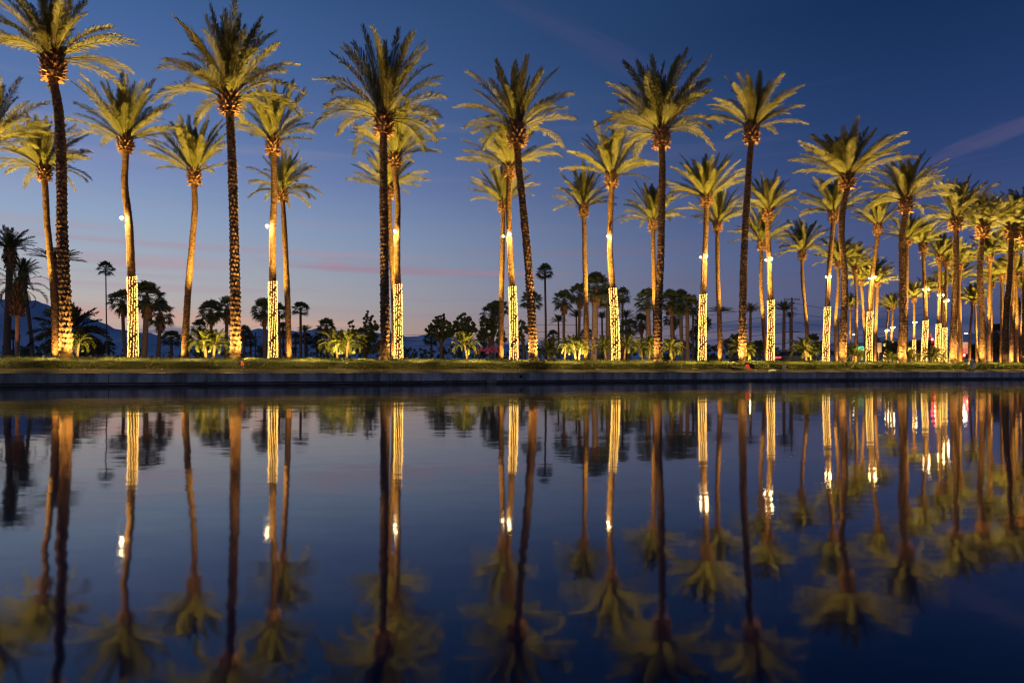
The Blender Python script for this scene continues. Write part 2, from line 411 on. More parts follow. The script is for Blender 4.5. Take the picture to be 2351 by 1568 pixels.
ridge('mountain', [(420, 800), (520, 768), (588, 757), (686, 760), (760, 758), (897, 768), (926, 771), (981, 768), (1040, 776), (1200, 796), (1400, 799), (1650, 800), (1800, 815)], 12500, 4, 1800)
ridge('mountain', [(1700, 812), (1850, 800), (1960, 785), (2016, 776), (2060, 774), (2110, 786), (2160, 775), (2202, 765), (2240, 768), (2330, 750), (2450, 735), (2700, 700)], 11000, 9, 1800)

# ------------------------------------------------------------------ date palm crowns
def frond(rng, az_, e0, droop, Lf, npairs, leaf, lw, base_r=0.12, sweepa=0.0, petiole=0.13):
    """one feather frond: returns list of quad strips as arrays"""
    n = 14
    t = np.linspace(0, 1, n)
    ang = e0 - droop*(t**1.5)
    azs = az_ + sweepa*t**2
    d = np.stack([np.cos(ang)*np.cos(azs), np.cos(ang)*np.sin(azs), np.sin(ang)], 1)
    p = np.zeros((n, 3)); p[0] = (base_r*math.cos(az_), base_r*math.sin(az_), 0)
    for i in range(1, n): p[i] = p[i-1] + 0.5*(d[i]+d[i-1])*Lf/(n-1)
    side = np.stack([-np.sin(azs), np.cos(azs), np.zeros(n)], 1)
    nrm = np.cross(d, side); nrm /= np.linalg.norm(nrm, axis=1)[:, None]      # upper/lower side of the leaf plane
    nrm *= -1
    nrm = np.where((nrm[:, 2:3] < 0), -nrm, nrm)
    # roll of the whole blade
    roll = rng.uniform(-0.55, 0.55)
    c, s_ = math.cos(roll), math.sin(roll)
    side, nrm = side*c + nrm*s_, nrm*c - side*s_
    V, Q = [], []
    # rachis: three sided strip
    w = 0.045*(1-t*0.85)
    for k, (a, b) in enumerate(((1, 0), (-0.5, 0.8), (-0.5, -0.8))):
        V.append(p + side*(w*b)[:, None] + nrm*(w*a*0.7)[:, None])
    V = np.concatenate(V)
    for k in range(3):
        k2 = (k+1) % 3
        for i in range(n-1): Q.append((k*n+i, k*n+i+1, k2*n+i+1, k2*n+i))
    # leaflets
    tt = np.repeat(petiole + (1-petiole)*(np.arange(npairs)+0.5)/npairs, 2)
    sg = np.tile([1.0, -1.0], npairs)
    tt = np.clip(tt + rng.normal(0, 0.004, len(tt)), 0, 0.999)
    def ip(A): return np.stack([np.interp(tt, t, A[:, k]) for k in range(3)], 1)
    pp, dd, ss, nn = ip(p), ip(d), ip(side), ip(nrm)
    a = np.radians(54 - 24*tt + rng.normal(0, 5, len(tt)))
    v = rng.normal(0.22, 0.20, len(tt))
    ld = dd*np.cos(a)[:, None] + ss*(sg*np.sin(a))[:, None] + nn*v[:, None]
    ld /= np.linalg.norm(ld, axis=1)[:, None]
    x = (tt-petiole)/(1-petiole)
    ll = leaf*np.clip(np.minimum(0.45+2.2*x, 1.0), 0, 1)*(1-0.5*np.clip(x-0.7, 0, 1)/0.3)*rng.uniform(0.85, 1.12, len(tt))
    wv = dd - ld*np.sum(dd*ld, 1)[:, None]; wv /= np.linalg.norm(wv, axis=1)[:, None] + 1e-9
    hw = lw*0.5
    m1 = pp + ld*(ll*0.55)[:, None]
    tip = pp + ld*ll[:, None] + np.array([0, 0, -1])*(ll*0.12)[:, None]
    nb = len(V)
    LV = np.stack([pp - wv*hw*0.6, pp + wv*hw*0.6, m1 + wv*hw, m1 - wv*hw, tip], 1).reshape(-1, 3)
    k = nb + np.arange(len(tt))*5
    LQ = np.stack([k, k+1, k+2, k+3], 1); LT = np.stack([k+3, k+2, k+4], 1)
    return np.concatenate([V, LV]), np.concatenate([np.array(Q), LQ]), LT

EXT = {}
def crown_mesh(seed, n=40, L0=4.0, pairs=84, leaf=0.46, lw=0.034, lo=0.0, hi=86.0, dl=72, dh=16, name='crown', m=None, power=0.95, petiole=0.13, lenlo=0.92, drop=0.0):
    rng = np.random.default_rng(seed)
    Vs, Qs, Ts = [], [], []; off = 0
    for i in range(n):
        u = (i+0.5)/n                           # 0 youngest, 1 oldest
        if u > 0.3 and rng.uniform() < drop: continue
        az_ = i*2.39996 + rng.normal(0, 0.22)
        e0 = math.radians(hi + (lo-hi)*u**power + rng.normal(0, 4))
        dr = math.radians(dh + (dl-dh)*u**1.1 + rng.normal(0, 7))
        Lf = L0*(0.72 + 0.28*min(1, u*3.0))*rng.uniform(0.80, 1.06)*(1 - (1-lenlo)*u)
        V, Q, T = frond(rng, az_, e0, dr, Lf, pairs, leaf*rng.uniform(0.9, 1.1), lw, 0.10+0.10*u, rng.normal(0, 0.16), petiole)
        V[:, 2] -= 0.25*u
        Vs.append(V); Qs.append(Q+off); Ts.append(T+off); off += len(V)
    VV = np.concatenate(Vs)
    me = np_mesh(name, VV, np.concatenate(Qs), m or M_FROND, False, np.concatenate(Ts))
    EXT[me.name] = (float(np.percentile(np.abs(VV[:, 0]), 99.2)), float(np.percentile(VV[:, 2], 99.7)))
    return me

CROWN = [crown_mesh(11+i*5, n=50+(i % 4)*4, lo=(14, 20, 12, 24, 10, 26, 18)[i], dl=(58, 52, 60, 48, 62, 48, 56)[i], hi=88, drop=0.10) for i in range(7)]
CROWN_UP = [crown_mesh(71+i*3, n=48+4*(i % 3), lo=18+i*3, dl=(38, 42, 32, 40, 46, 36)[i], dh=10, power=1.0, hi=88, drop=0.08) for i in range(6)]
CROWN_FAR = [crown_mesh(131+i*3, n=40, pairs=36, leaf=0.55, lw=0.080, lo=12+4*i, dl=48) for i in range(4)]
PYGMY = [crown_mesh(171+i*3, n=36, L0=1.3, pairs=30, leaf=0.24, lw=0.030, lo=-2, hi=84, dl=118, dh=40, m=M_PYGMY, petiole=0.18) for i in range(3)]

# ring of old cut frond bases under the crown (pineapple)
def stub_mesh(seed, ragged=True):
    rng = random.Random(seed); mb = MB()
    H = 1.12
    prof = [(0.0, 0.27), (0.08, 0.36), (0.22, 0.42), (0.45, 0.40), (0.75, 0.33), (1.0, 0.24), (1.25, 0.14)]
    n = 18
    vs = [(r*math.cos(2*PI*k/n), r*math.sin(2*PI*k/n), z*H) for z, r in prof for k in range(n)]
    fs = [(i*n+k, i*n+(k+1) % n, (i+1)*n+(k+1) % n, (i+1)*n+k) for i in range(len(prof)-1) for k in range(n)]
    mb.add(vs, fs)
    rows = 9
    for r_ in range(rows):
        zf = 0.03 + r_/(rows-1)*1.0
        R = np.interp(zf, [p[0] for p in prof], [p[1] for p in prof])
        cnt = 12 if r_ < 6 else 9
        for k in range(cnt):
            a = 2*PI*(k + 0.5*(r_ % 2))/cnt + rng.uniform(-0.1, 0.1)
            el_ = math.radians((15 if r_ > 1 else -12) + 55*zf + rng.uniform(-12, 12))
            ln = rng.uniform(0.14, 0.24)*(1.0 + 0.7*zf); w = rng.uniform(0.055, 0.085); th = 0.028
            if r_ == 0: ln *= 1.25; w *= 1.25; el_ -= rng.uniform(0, 0.6)
            c = Vector((R*0.86*math.cos(a), R*0.86*math.sin(a), zf*H))
            d = Vector((math.cos(el_)*math.cos(a), math.cos(el_)*math.sin(a), math.sin(el_)))
            s_ = Vector((-math.sin(a), math.cos(a), 0)); u_ = d.cross(s_)*-1
            e = c + d*ln
            q = [c - s_*w - u_*th, c + s_*w - u_*th, c + s_*w + u_*th, c - s_*w + u_*th,
                 e - s_*w*0.6 - u_*th*0.6, e + s_*w*0.6 - u_*th*0.6, e + s_*w*0.6 + u_*th*0.6, e - s_*w*0.6 + u_*th*0.6]
            mb.add(q, [(0,1,5,4),(1,2,6,5),(2,3,7,6),(3,0,4,7),(4,5,6,7)])
    return mb.mesh('frond_stubs', M_STUB)
STUBS = [stub_mesh(i) for i in range(4)]

# ------------------------------------------------------------------ trunk
def trunk_path(pts, Y, nz, ylean=0.0):
    """smooth world path through picture points (base first) at depth Y"""
    w = [at(x, y, Y) for x, y in pts]
    z = np.array([p.z for p in w]); x = np.array([p.x for p in w])
    zz = np.linspace(z[0], z[-1], nz)
    # monotone cubic-ish: Catmull-Rom on z
    m = np.gradient(x, z)
    xi = np.empty(nz)
    for i, q in enumerate(zz):
        k = min(max(np.searchsorted(z, q)-1, 0), len(z)-2); h = z[k+1]-z[k]; t = (q-z[k])/h
        xi[i] = (2*t**3-3*t**2+1)*x[k] + (t**3-2*t**2+t)*h*m[k] + (-2*t**3+3*t**2)*x[k+1] + (t**3-t**2)*h*m[k+1]
    return xi, zz
def trunk_mesh(xi, zz, Y, org, r0, r1, na, amp, rowh, ncell, seed, ylean=0.0, bark=None):
    rng = np.random.default_rng(seed)
    nz = len(zz); H = zz[-1]-zz[0]
    th = np.linspace(0, 2*PI, na, endpoint=False)
    h = zz - zz[0]
    R = r0 + (r1-r0)*np.clip(h/H, 0, 1)**0.7 + 0.10*r0*np.exp(-h/0.5)
    R = R*(1 + 0.035*np.sin(h*1.3+seed) + 0.02*np.sin(h*3.7+seed*2))
    rh = rowh*(1 - 0.35*np.clip(h/H, 0, 1))             # scales get closer towards the top
    v = np.concatenate([[0], np.cumsum(np.diff(h)/((rh[1:]+rh[:-1])/2))])
    row = np.floor(v).astype(int); fv = v-row
    hsh = rng.uniform(0.45, 1.25, (row.max()+2, ncell+1))
    shf = rng.uniform(-0.18, 0.18, row.max()+2)
    u = th[None, :]/(2*PI)*ncell + 0.5*(row % 2)[:, None] + shf[row][:, None] + v[:, None]*0.12
    cu = np.floor(u).astype(int) % ncell; fu = u-np.floor(u)
    tri = 1-np.abs(fu-0.5)*2                              # 1 in the middle of a scale
    edge = np.clip(tri*2.2, 0, 1)
    fvv = np.clip(fv[:, None] + 0.42*(1-tri), 0, 1.35)
    saw = np.where(fvv < 0.80, (fvv/0.80)**1.3, np.clip((1.0-fvv)/0.20, 0, 1))
    fade = 1.0 - 0.55*np.clip(h/H, 0, 1)
    D = amp*saw*(0.08+0.92*edge)*hsh[row[:, None], cu]*fade[:, None]
    D += rng.normal(0, amp*0.07, D.shape)
    rr = R[:, None] + D
    yl = ylean*(h/H)**1.5
    X = xi[:, None] + rr*np.cos(th) - org.x
    Yy = Y + yl[:, None] + rr*np.sin(th) - org.y
    Z = np.repeat(zz[:, None], na, 1) - org.z
    V = np.stack([X, Yy, Z], 2).reshape(-1, 3)
    i = np.arange(nz-1)[:, None]*na; j = np.arange(na)[None, :]; j2 = (j+1) % na
    Q = np.stack([i+j, i+j2, i+na+j2, i+na+j], 2).reshape(-1, 4)
    return np_mesh('trunk', V, Q, bark or M_TRUNK, False), R

ORD = ['', 'first', 'second', 'third', 'fourth', 'fifth', 'sixth', 'seventh', 'eighth', 'ninth', 'tenth', 'eleventh', 'twelfth', 'thirteenth', 'fourteenth', 'fifteenth', 'sixteenth']

PALMS = []
def date_palm(label, pts, cb, topy, half, Y, group, r0=0.29, r1=0.235, amp=0.050, rowh=0.21, ncell=9, na=40, dz=0.055, crown=None, seed=0, rot=None, stub=1.0, gz=GZ):
    """pts: picture points from the ground to the underside of the stub ring; cb: where the fronds start"""
    rnd = random.Random(seed*17+3)
    p0 = at(pts[0][0], pts[0][1], Y); p1 = at(pts[-1][0], pts[-1][1], Y)
    base = Vector((p0.x, Y, gz-0.05))
    # extend the path down to the ground
    pts = [(pts[0][0], HY - (gz-0.05-CH)*F/Y)] + [p for p in pts if p[1] < HY - (gz+0.25-CH)*F/Y]
    yl = rnd.uniform(-0.5, 0.5)
    nz = max(20, int((p1.z-base.z)/dz))
    xi, zz = trunk_path(pts + [(cb[0], (pts[-1][1]*0.6+cb[1]*0.4))], Y, nz)
    o = thing('date_palm', base, label, 'palm tree', group)
    tm, R = trunk_mesh(xi, zz, Y, base, r0, r1, na, amp, rowh, ncell, seed, yl, M_TRUNK_SHADED if 'front row by' in group else M_TRUNK)
    link(bpy.data.objects.new('trunk', tm), o)
    pn = at(pts[-1][0], pts[-1][1], Y); pc = at(cb[0], cb[1], Y)
    sb = bpy.data.objects.new('frond_stubs', STUBS[seed % 4]); link(sb, o)
    sb.location = (pn.x-base.x, yl, pn.z-base.z); hs = (pc.z-pn.z)/1.12
    k = stub*(0.55 + 0.45*hs)
    sb.scale = (k, k, hs*1.02); sb.rotation_euler = (0, math.atan2(pc.x-pn.x, max(0.3, pc.z-pn.z))*0.6, rnd.uniform(0, 6.28))
    cm = crown if crown is not None else CROWN[seed % len(CROWN)]
    c = bpy.data.objects.new('crown', cm); link(c, o)
    hm = (cb[1]-topy)/F*Y; wm_ = half/F*Y
    c.location = (pc.x-base.x, yl, pc.z-base.z - 0.12)
    ex, ez = EXT[cm.name]; sx = 0.97*wm_/ex; sz = 0.90*hm/ez; sx = min(sx, sz*1.22)
    c.scale = (sx, sx, sz)
    c.rotation_euler = (rnd.uniform(-.07, .07), (pc.x-pn.x)*0.12 + rnd.uniform(-.06, .06), rot if rot is not None else rnd.uniform(0, 6.28))
    PALMS.append(dict(x=pts[0][0], Y=Y, base=base, xi=xi, zz=zz, R=R, yl=yl, H=zz[-1]-zz[0], o=o, group=group, crown=(pc.x, Y+yl, pc.z)))
    return PALMS[-1]

# front row: pts, crown base, top, half spread, crown variant
TF = 2.4
front = [
 ([(152,823),(149,700),(140,560),(131,330),(121,230),(109,172)], (108,112), -50, 170, 0, 0.3),
 ([(541,823),(540,700),(537,560),(532,400),(527,300),(524,255)], (521,205), 5, 155, 2, 1.2),
 ([(884,827),(883,700),(881,560),(878,400),(878,302)], (879,250), 58, 150, 4, 2.4),
 ([(1224,823),(1219,700),(1212,600),(1198,450),(1187,335)], (1186,285), 143, 132, 1, 0.9),
 ([(1510,821),(1512,700),(1516,600),(1519,450),(1518,338)], (1516,292), 127, 138, 2, 4.2),
 ([(1704,824),(1706,700),(1711,560),(1719,440),(1730,322)], (1733,280), 160, 112, 5, 0.2),
 ([(1934,826),(1938,720),(1938,620),(1932,530),(1937,470),(1945,432)], (1946,396), 288, 120, 3, 2.2),
 ([(2069,828),(2072,720),(2067,620),(2065,540),(2071,490)], (2072,457), 350, 96, 0, 5.0),
 ([(2187,830),(2191,720),(2194,620),(2194,526)], (2194,496), 400, 92, 4, 3.3),
 ([(2255,831),(2254,720),(2248,640),(2252,545)], (2254,512), 430, 84, 1, 4.0),
 ([(2307,832),(2308,720),(2312,640),(2314,550)], (2315,518), 436, 84, 6, 1.0),
 ([(2353,832),(2354,700),(2356,560)], (2357,520), 425, 86, 2, 2.0),
]
CW = {}
for i, (pts, cb, top, half, ci, rot) in enumerate(front):
    X, Y, s = wall_hit(pts[0][0], TF if i < 10 else TF+1.0)
    n = ['leftmost', 'second from the left', 'third from the left', 'fourth from the left', 'fifth from the left', 'sixth from the left', 'seventh from the left', 'eighth from the left', 'ninth from the left', 'tenth from the left', 'eleventh from the left', 'cut by the right edge'][i]
    big = i < 6
    date_palm('tall date palm with dark trunk in the front row, ' + n, pts, cb, top, half, Y, 'date palms of the front row by the hedge', 
              na=54 if big else 45, dz=0.05 if big else 0.07, amp=0.085 if big else 0.08, rowh=0.26 if i < 3 else 0.24, ncell=9, r0=0.225 if i != 7 else 0.27, r1=0.175, crown=CROWN[ci], seed=i+1, rot=rot, gz=ground_z(TF), stub=1.05)

# second row: trunks wrapped in light strings, floodlights half-way up
def Zb(y): return 6.1*F/(HY-y)
lit = [  # pts, crown base, top, half, strings top y, lamp (x,y), second lamp
 ([(-30,815),(-31,600),(-34,420),(-34,350)], (-35,312), 168, 125, 633, (-44,500), None),
 ([(306,815),(306,720),(304,600),(302,520),(293,420),(297,352)], (296,315), 178, 125, 635, (292,508), None),
 ([(627,815),(626,700),(624,540),(626,420),(623,348)], (622,308), 168, 112, 645, (615,523), None),
 ([(915,818),(914,700),(911,560),(912,450),(906,382)], (907,348), 233, 108, 652, (909,535), None),
 ([(1180,818),(1178,700),(1170,560),(1168,460),(1170,403)], (1170,372), 263, 108, 657, (1169,541), (1155,546)),
 ([(1414,820),(1409,700),(1399,560),(1401,480),(1403,430)], (1403,398), 287, 94, 661, (1394,548), None),
 ([(1612,822),(1613,720),(1617,600),(1621,472)], (1621,444), 346, 86, 675, (1618,592), (1607,595)),
 ([(1769,824),(1770,720),(1765,600),(1762,506)], (1763,478), 393, 74, 688, (1766,598), (1757,601)),
 ([(1896,826),(1899,720),(1902,640),(1908,560),(1913,508)], (1914,480), 392, 82, 704, (1901,638), (1890,639)),
 ([(1995,829),(1997,730),(2001,640),(2008,590),(2014,538)], (2015,514), 440, 56, 714, (2003,639), (1994,642)),
 ([(2121,829),(2124,740),(2120,650),(2116,579)], (2116,557), 500, 48, 731, (2125,667), (2116,668)),
 ([(2152,829),(2154,740),(2155,601)], (2155,583), 525, 42, 739, (2159,680), (2151,680)),
 ([(2168,829),(2170,740),(2174,611)], (2174,592), 538, 40, 748, (2174,692), (2166,694)),
 ([(2099,829),(2099,760),(2100,693)], (2100,680), 640, 30, 777, (2102,741), (2097,741)),
 ([(2031,829),(2033,770),(2037,713)], (2037,704), 670, 26, 786, (2036,759), (2032,760)),
 ([(2046,829),(2047,770),(2050,710)], (2050,701), 667, 26, 782, (2051,753), (2046,754)),
]
STR = []
for i, (pts, cb, top, half, sy, l1, l2) in enumerate(lit):
    Y = Zb(sy)
    far = Y > 78
    n = ['cut by the left edge', 'leftmost whole one', 'second whole one from the left', 'third whole one from the left', 'fourth whole one from the left', 'fifth whole one from the left', 'sixth whole one from the left', 'seventh whole one from the left', 'eighth whole one from the left', 'ninth whole one from the left', 'third right of the eighth front palm', 'left of the close pair by the ninth front palm', 'right of the close pair by the ninth front palm', 'small one just right of the eighth front palm', 'left one of the small far pair', 'right one of the small far pair'][i]
    cm = CROWN_UP[(i*5+2) % 6] if not far else CROWN_FAR[i % 3]
    d = date_palm('light-wrapped date palm, ' + n, pts, cb, top, half, Y, 'date palms wrapped in light strings',
                  na=32 if not far else 14, dz=0.055 if not far else 0.14, amp=0.062, rowh=0.18, ncell=10, r0=0.235, r1=0.185, crown=cm, seed=i+31, stub=1.0)
    STR.append((d, sy, l1, l2, Y, n))

# third row: plain uplit palms behind
plain = [
 ([(128,815),(126,700),(119,600),(110,500),(106,415)], (104,378), 263, 98, None, 'behind the leftmost dark front palm'),
 ([(425,815),(429,700),(440,540),(444,470),(441,420)], (440,382), 257, 100, None, 'between the leftmost and second dark front palms'),
 ([(663,815),(660,700),(653,560),(646,458)], (645,430), 333, 84, None, 'just right of the second light-wrapped palm'),
 ([(906,815),(903,650),(897,560),(893,455)], (892,425), 338, 88, None, 'hidden mostly behind the third dark front palm'),
 ([(1150,817),(1151,700),(1154,560),(1155,487)], (1155,460), 373, 78, None, 'just left of the fourth light-wrapped palm'),
 ([(1346,818),(1345,700),(1342,600),(1339,498)], (1338,470), 373, 72, None, 'between the fourth dark front palm and fifth light-wrapped palm'),
 ([(1505,818),(1501,650),(1499,600),(1497,530)], (1497,503), 408, 80, None, 'behind the fifth dark front palm'),
 ([(1653,823),(1651,730),(1647,640),(1645,531)], (1645,508), 424, 60, None, 'just left of the sixth dark front palm'),
 ([(1757,824),(1752,720),(1748,640),(1750,572)], (1750,548), 468, 66, None, 'behind the seventh light-wrapped palm'),
 ([(1853,821),(1852,760),(1847,700),(1841,640),(1840,596)], (1840,572), 498, 62, None, 'with a pygmy palm at its foot, left of the eighth light-wrapped palm'),
 ([(1919,828),(1918,740),(1920,616)], (1919,598), 536, 56, None, 'between the eighth light-wrapped palm and seventh dark front palm'),
 ([(1965,828),(1966,740),(1963,626)], (1962,610), 548, 52, None, 'just right of the seventh dark front palm'),
 ([(1988,828),(1983,740),(1975,653)], (1974,638), 590, 42, None, 'leaning left beside the ninth light-wrapped palm'),
 ([(2009,828),(2010,740),(2012,659)], (2012,646), 604, 44, None, 'just right of the ninth light-wrapped palm'),
 ([(1950,828),(1951,760),(1951,709)], (1951,699), 668, 26, None, 'small and far behind the seventh dark front palm'),
 ([(2078,828),(2078,700),(2078,563)], (2078,545), 488, 66, None, 'behind the eighth dark front palm'),
 ([(2127,828),(2128,740),(2129,681)], (2129,668), 628, 34, None, 'low one behind the wrapped palm near the eighth front palm'),
 ([(2243,830),(2240,760),(2237,699)], (2236,684), 645, 38, None, 'thin one left of the tenth dark front palm'),
 ([(2275,830),(2275,740),(2273,661)], (2273,646), 606, 40, None, 'between the tenth and eleventh dark front palms, shorter'),
 ([(2298,831),(2299,740),(2297,644)], (2297,629), 585, 44, None, 'just left of the eleventh dark front palm'),
 ([(2334,831),(2335,740),(2335,636)], (2335,620), 575, 48, None, 'just right of the eleventh dark front palm'),
 ([(2226,830),(2226,760),(2229,700)], (2229,690), 652, 32, None, 'thin dark one right of the ninth dark front palm'),
 ([(2198,830),(2198,740),(2199,655)], (2200,640), 590, 48, None, 'low one behind the ninth dark front palm'),
 ([(2205,830),(2204,740),(2205,620)], (2206,603), 545, 54, None, 'tall one behind the ninth dark front palm'),
 ([(2269,831),(2270,740),(2272,600)], (2272,584), 515, 56, None, 'tall one behind the tenth dark front palm'),
 ([(2322,831),(2322,740),(2324,592)], (2324,575), 508, 56, None, 'tall one behind the eleventh dark front palm'),
 ([(2343,831),(2344,740),(2345,672)], (2345,658), 612, 42, None, 'short one close to the right edge'),
 ([(2165,829),(2164,760),(2163,668)], (2163,655), 612, 40, None, 'short one behind the close light-wrapped pair'),
 ([(2000,828),(2000,760),(2004,650)], (2004,634), 585, 44, None, 'hidden mostly behind the ninth light-wrapped palm'),
]
for i, (pts, cb, top, half, Yo, n) in enumerate(plain):
    Y = 14.1*F/(HY-pts[-1][1])
    if i in (13, 17, 21, 22): Y *= 0.95
    far = Y > 84
    cm = CROWN_UP[(i+1) % 6] if (not far and i not in (0, 2, 6)) else (CROWN[(i+2) % 7] if not far else CROWN_FAR[i % 3])
    date_palm(('bare golden date palm ' + n).replace('golden date palm with a pygmy palm at its foot, left of the', 'golden date palm, pygmy palm at its foot, left of the'), pts, cb, top, half, Y, 'bare uplit date palms behind the front row',
              na=30 if not far else 14, dz=0.06 if not far else 0.14, amp=0.072, rowh=0.20, ncell=9, r0=0.235, r1=0.185, crown=cm, seed=i+61)

# ------------------------------------------------------------------ lamps
def spot(loc, target, power, size=70, blend=0.6, col=(1.0, 0.62, 0.22), soft=0.12, name='uplight'):
    l = bpy.data.lights.new(name, 'SPOT'); l.energy = power; l.spot_size = math.radians(size); l.spot_blend = blend
    l.color = col; l.shadow_soft_size = soft
    o = bpy.data.objects.new(name, l); COL.objects.link(o); o.location = loc
    d = Vector(target) - Vector(loc); o.rotation_euler = d.to_track_quat('-Z', 'Y').to_euler()
    return o
def point(loc, power, col=(1.0, 0.70, 0.30), soft=0.1, name='lamp_light'):
    l = bpy.data.lights.new(name, 'POINT'); l.energy = power; l.color = col; l.shadow_soft_size = soft
    o = bpy.data.objects.new(name, l); COL.objects.link(o); o.location = loc; return o
KF, KT, KC, KCF, KD = 2500.0, 1700.0, 56000.0, 40000.0, 650.0
AMB = (1.0, 0.55, 0.15)
for i, d in enumerate(PALMS):
    b = d['base']; top = Vector((float(d['xi'][-1]), d['Y'], float(d['zz'][-1])))
    mid = b.lerp(top, 0.5); cr_ = Vector(d['crown']) + Vector((0, 0, 1.4)); q = 1 if i % 2 else -1
    if d['group'].startswith('date palms of the front'):
        z = b.z + 0.42
        sides = ((-0.55, -0.62), (0.70, -0.35)) if i not in (2, 4, 9) else (((-0.85, 0.12), (0.85, 0.05)) if i == 2 else ((-0.6, -0.6), (0.85, 0.2)))
        for sx, sy in sides:
            spot((b.x+sx, b.y+sy, z-0.15), b.lerp(top, 0.30), KF, 100, 1.0, AMB)
        spot((b.x+0.75*q, b.y-0.9, z-0.15), (top.x, top.y, top.z-0.5), 15000.0, 17, 0.6, AMB)
        spot((b.x+1.6*q, b.y+4.5, GZ+0.15), cr_, KCF, 40, 0.5, (1.0, 0.64, 0.14), 0.2)
    elif d['group'].startswith('bare'):
        spot((b.x-0.4*q, b.y-0.75, b.z+0.10), b.lerp(top, 0.4), KT, 90, 0.9, AMB)
        spot((b.x+2.2*q, b.y-2.6, GZ+0.15), cr_, KC, 36, 0.5, (1.0, 0.64, 0.13), 0.2)
    else:
        spot((b.x+1.0*q, b.y-1.7, b.z+0.25), (mid.x, mid.y, mid.z+3.0), KT*1.3, 70, 0.8, AMB)
        spot((b.x-2.4*q, b.y-2.6, GZ+0.15), cr_, KC, 36, 0.5, (1.0, 0.64, 0.13), 0.2)

for x_, p_ in ((200, 5000), (360, 5000), (500, 5000), (720, 6000), (850, 8000), (1010, 6000), (1090, 6000), (1160, 5000), (1300, 9000), (1380, 12000), (1440, 7000), (1500, 9000), (1570, 12000), (1690, 7000), (1860, 7000), (2050, 5000), (2300, 6000)):
    a_ = at(x_, 0, 84); a_.z = GZ+0.3
    spot(a_, at(x_, 720, 118), p_*0.5, 75, 0.9, (1.0, 0.66, 0.32), 0.3, 'park_floodlight')
# floodlights on the wrapped trunks
M_LENS = emat('floodlight_lens', (1.0, 0.66, 0.27), 170.0)
fl_n = 0
for (d, sy, l1, l2, Y, n) in STR:
    for q, lp in enumerate((l1, l2)):
        if lp is None: continue
        p = at(lp[0], lp[1], Y)
        k = (p.z - d['zz'][0])/(d['zz'][-1]-d['zz'][0]); ix = int(np.clip(k, 0, 1)*(len(d['zz'])-1))
        tx = float(d['xi'][ix]); R = float(d['R'][ix])
        sg = -1 if p.x < tx - 0.03 else (1 if p.x > tx + 0.03 else -1)
        px_, py_ = (p.x*0.6 + (tx + sg*R)*0.4 if abs(p.x-tx) > R else p.x), Y + d['yl']*k**1.5 - R - 0.22
        if q == 1: px_ = min(px_, tx - R - 0.25) if lp[0] < l1[0] else px_
        t = thing('floodlight', (px_, py_, p.z), ('glaring floodlight on the light-wrapped palm, ' if q == 0 else 'smaller left floodlight on light-wrapped palm, ') + n, 'floodlight', 'floodlights half way up the wrapped palms')
        r = 0.085 if q == 0 else 0.05
        MB().tube([(0, 0.02, -0.16), (0, 0.02, -0.10), (0, 0.02, -0.05)], [r*0.4, r*0.6, r*0.7], 12).obj('housing', M_DARK, t)
        MB().ball((0, 0, 0.06), r*0.95, 14, 10, (1, 1, 1)).obj('lamp_lens', M_LENS, t, True)
        MB().tube([(0, 0, -0.06), (tx-px_, d['Y']+d['yl']*k**1.5-py_-R*0.9, -0.10)], 0.018, 6).obj('bracket', M_DARK, t)
        if q == 0:
            zt = at(0, sy, Y).z
            cab = []
            for c_ in range(9):
                zc = p.z + (zt-p.z)*c_/8; kk = (zc-d['zz'][0])/(d['zz'][-1]-d['zz'][0]); jx = int(np.clip(kk, 0, 1)*(len(d['zz'])-1))
                cab.append((float(d['xi'][jx]) - float(d['R'][jx])*0.85 - px_, d['Y']+d['yl']*kk**1.5 - float(d['R'][jx])*0.65 - 0.05 - py_, zc-p.z-0.08))
            MB().tube(cab, 0.014, 5).obj('cable', mat('pale_cable', (0.45, 0.35, 0.28), None) if fl_n == 0 else bpy.data.materials['pale_cable'], t)
            fl_n += 1
        if q == 0: spot((px_, py_-0.10, p.z+0.0), (tx, Y+d['yl']*k**1.5, p.z-0.35), KD, 165, 0.5, (1.0, 0.66, 0.26), 0.08, 'floodlight_beam')

